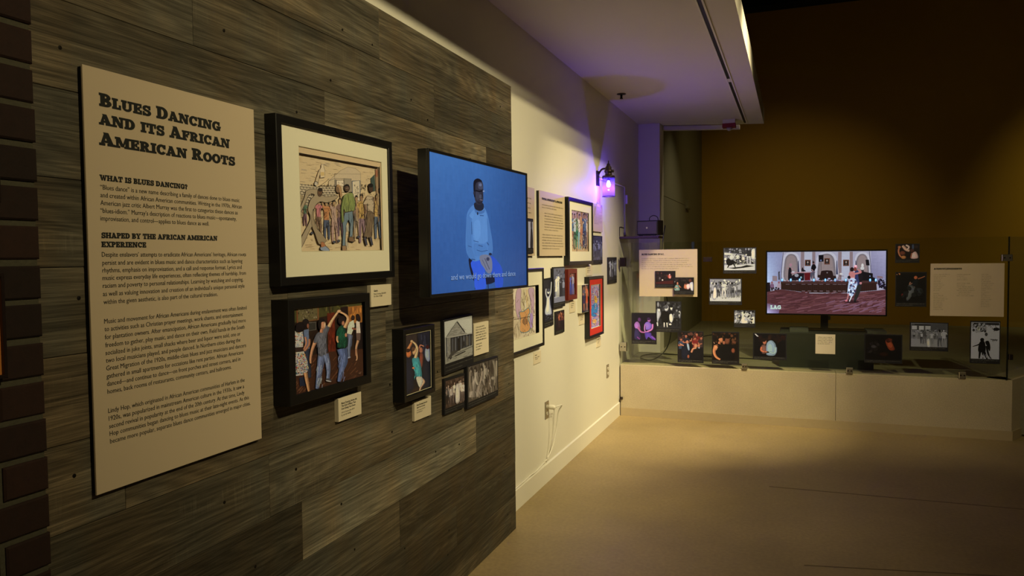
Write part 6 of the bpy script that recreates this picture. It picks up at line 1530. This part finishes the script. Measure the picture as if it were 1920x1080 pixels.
# dancing pair
A.ell(1290, 820, 110, 22, (50, 26, 34))
A.smooth([(1345, 560), (1400, 540), (1430, 580), (1400, 700), (1350, 810), (1322, 820), (1330, 740), (1350, 660)], (36, 34, 36)); A.smooth([(1330, 380), (1370, 360), (1395, 420), (1392, 560), (1350, 570), (1330, 480)], (44, 48, 90)); A.smooth([(1380, 400), (1440, 420), (1440, 500), (1400, 540)], (24, 20, 26))
A.ell(1340, 312, 24, 30, (200, 120, 140)); A.ell(1342, 296, 20, 14, (226, 170, 190)); A.ell(1290, 348, 28, 34, (30, 18, 22)); A.ell(1334, 345, 22, 30, (110, 54, 52))
A.smooth([(1245, 400), (1290, 375), (1330, 395), (1330, 470), (1290, 480), (1255, 465)], (168, 106, 112)); A.limb([(1310, 415), (1375, 402), (1420, 385), (1372, 348)], [26, 24, 22, 16], (172, 106, 112)); A.ell(1248, 462, 22, 24, (22, 17, 24)); A.limb([(1280, 478), (1330, 474)], [24, 18], (200, 160, 170))
A.smooth([(1268, 480), (1340, 490), (1368, 560), (1340, 660), (1300, 740), (1245, 720), (1228, 690), (1240, 560)], (172, 186, 226), n=4); A.blotch(1245, 510, 1350, 720, 34, [(44, 44, 74), (30, 28, 52), (214, 222, 244), (96, 108, 160), (104, 60, 92)], (8, 20), (6, 14))
A.limb([(1245, 700), (1232, 760), (1218, 800)], [20, 14, 12], (176, 110, 116)); A.ell(1212, 806, 20, 10, (200, 110, 130)); A.limb([(1290, 735), (1268, 790), (1256, 815)], [18, 12, 10], (210, 210, 230)); A.ell(1416, 548, 18, 18, (170, 110, 120)); A.limb([(1330, 800), (1345, 825)], [26, 20], (20, 18, 22))
scr = A.build('screen', M_SCREEN2, t, .013, .013, -.0012)
T = Type(); T.slab('LAG', .030, .040, .034, width=.093, small=1)
T.build('screen_lettering', mat_emit('screen_letter_glow', (.62, .80, .80, 1), 1.0), scr, .0070)

# ------------------------------------------------------------------ framed sheets on the brick pier, only their edges in view
for z0, z1, m_, lb in ((1.300, 1.500, M_ORANGE, 'orange faced framed sheet on the brick pier, lower of two at the far left'), (1.633, 1.815, M_ORANGE, 'thin framed sheet on the brick pier, upper of two at the far left')):
    y1 = .986; fw_ = .015 if z0 > 1.6 else .007
    t = hang('brick', 'framed_sheet', y1 - .30, z0, .003, lb, 'picture')
    MB().ring(0, .30, 0, z1 - z0, fw_, -.0025, .016, c=.001).build('frame', M_DKMET, t)
    MB().box(.005, .295, .005, z1 - z0 - .005, -.0025, .008).build('face', m_, t)
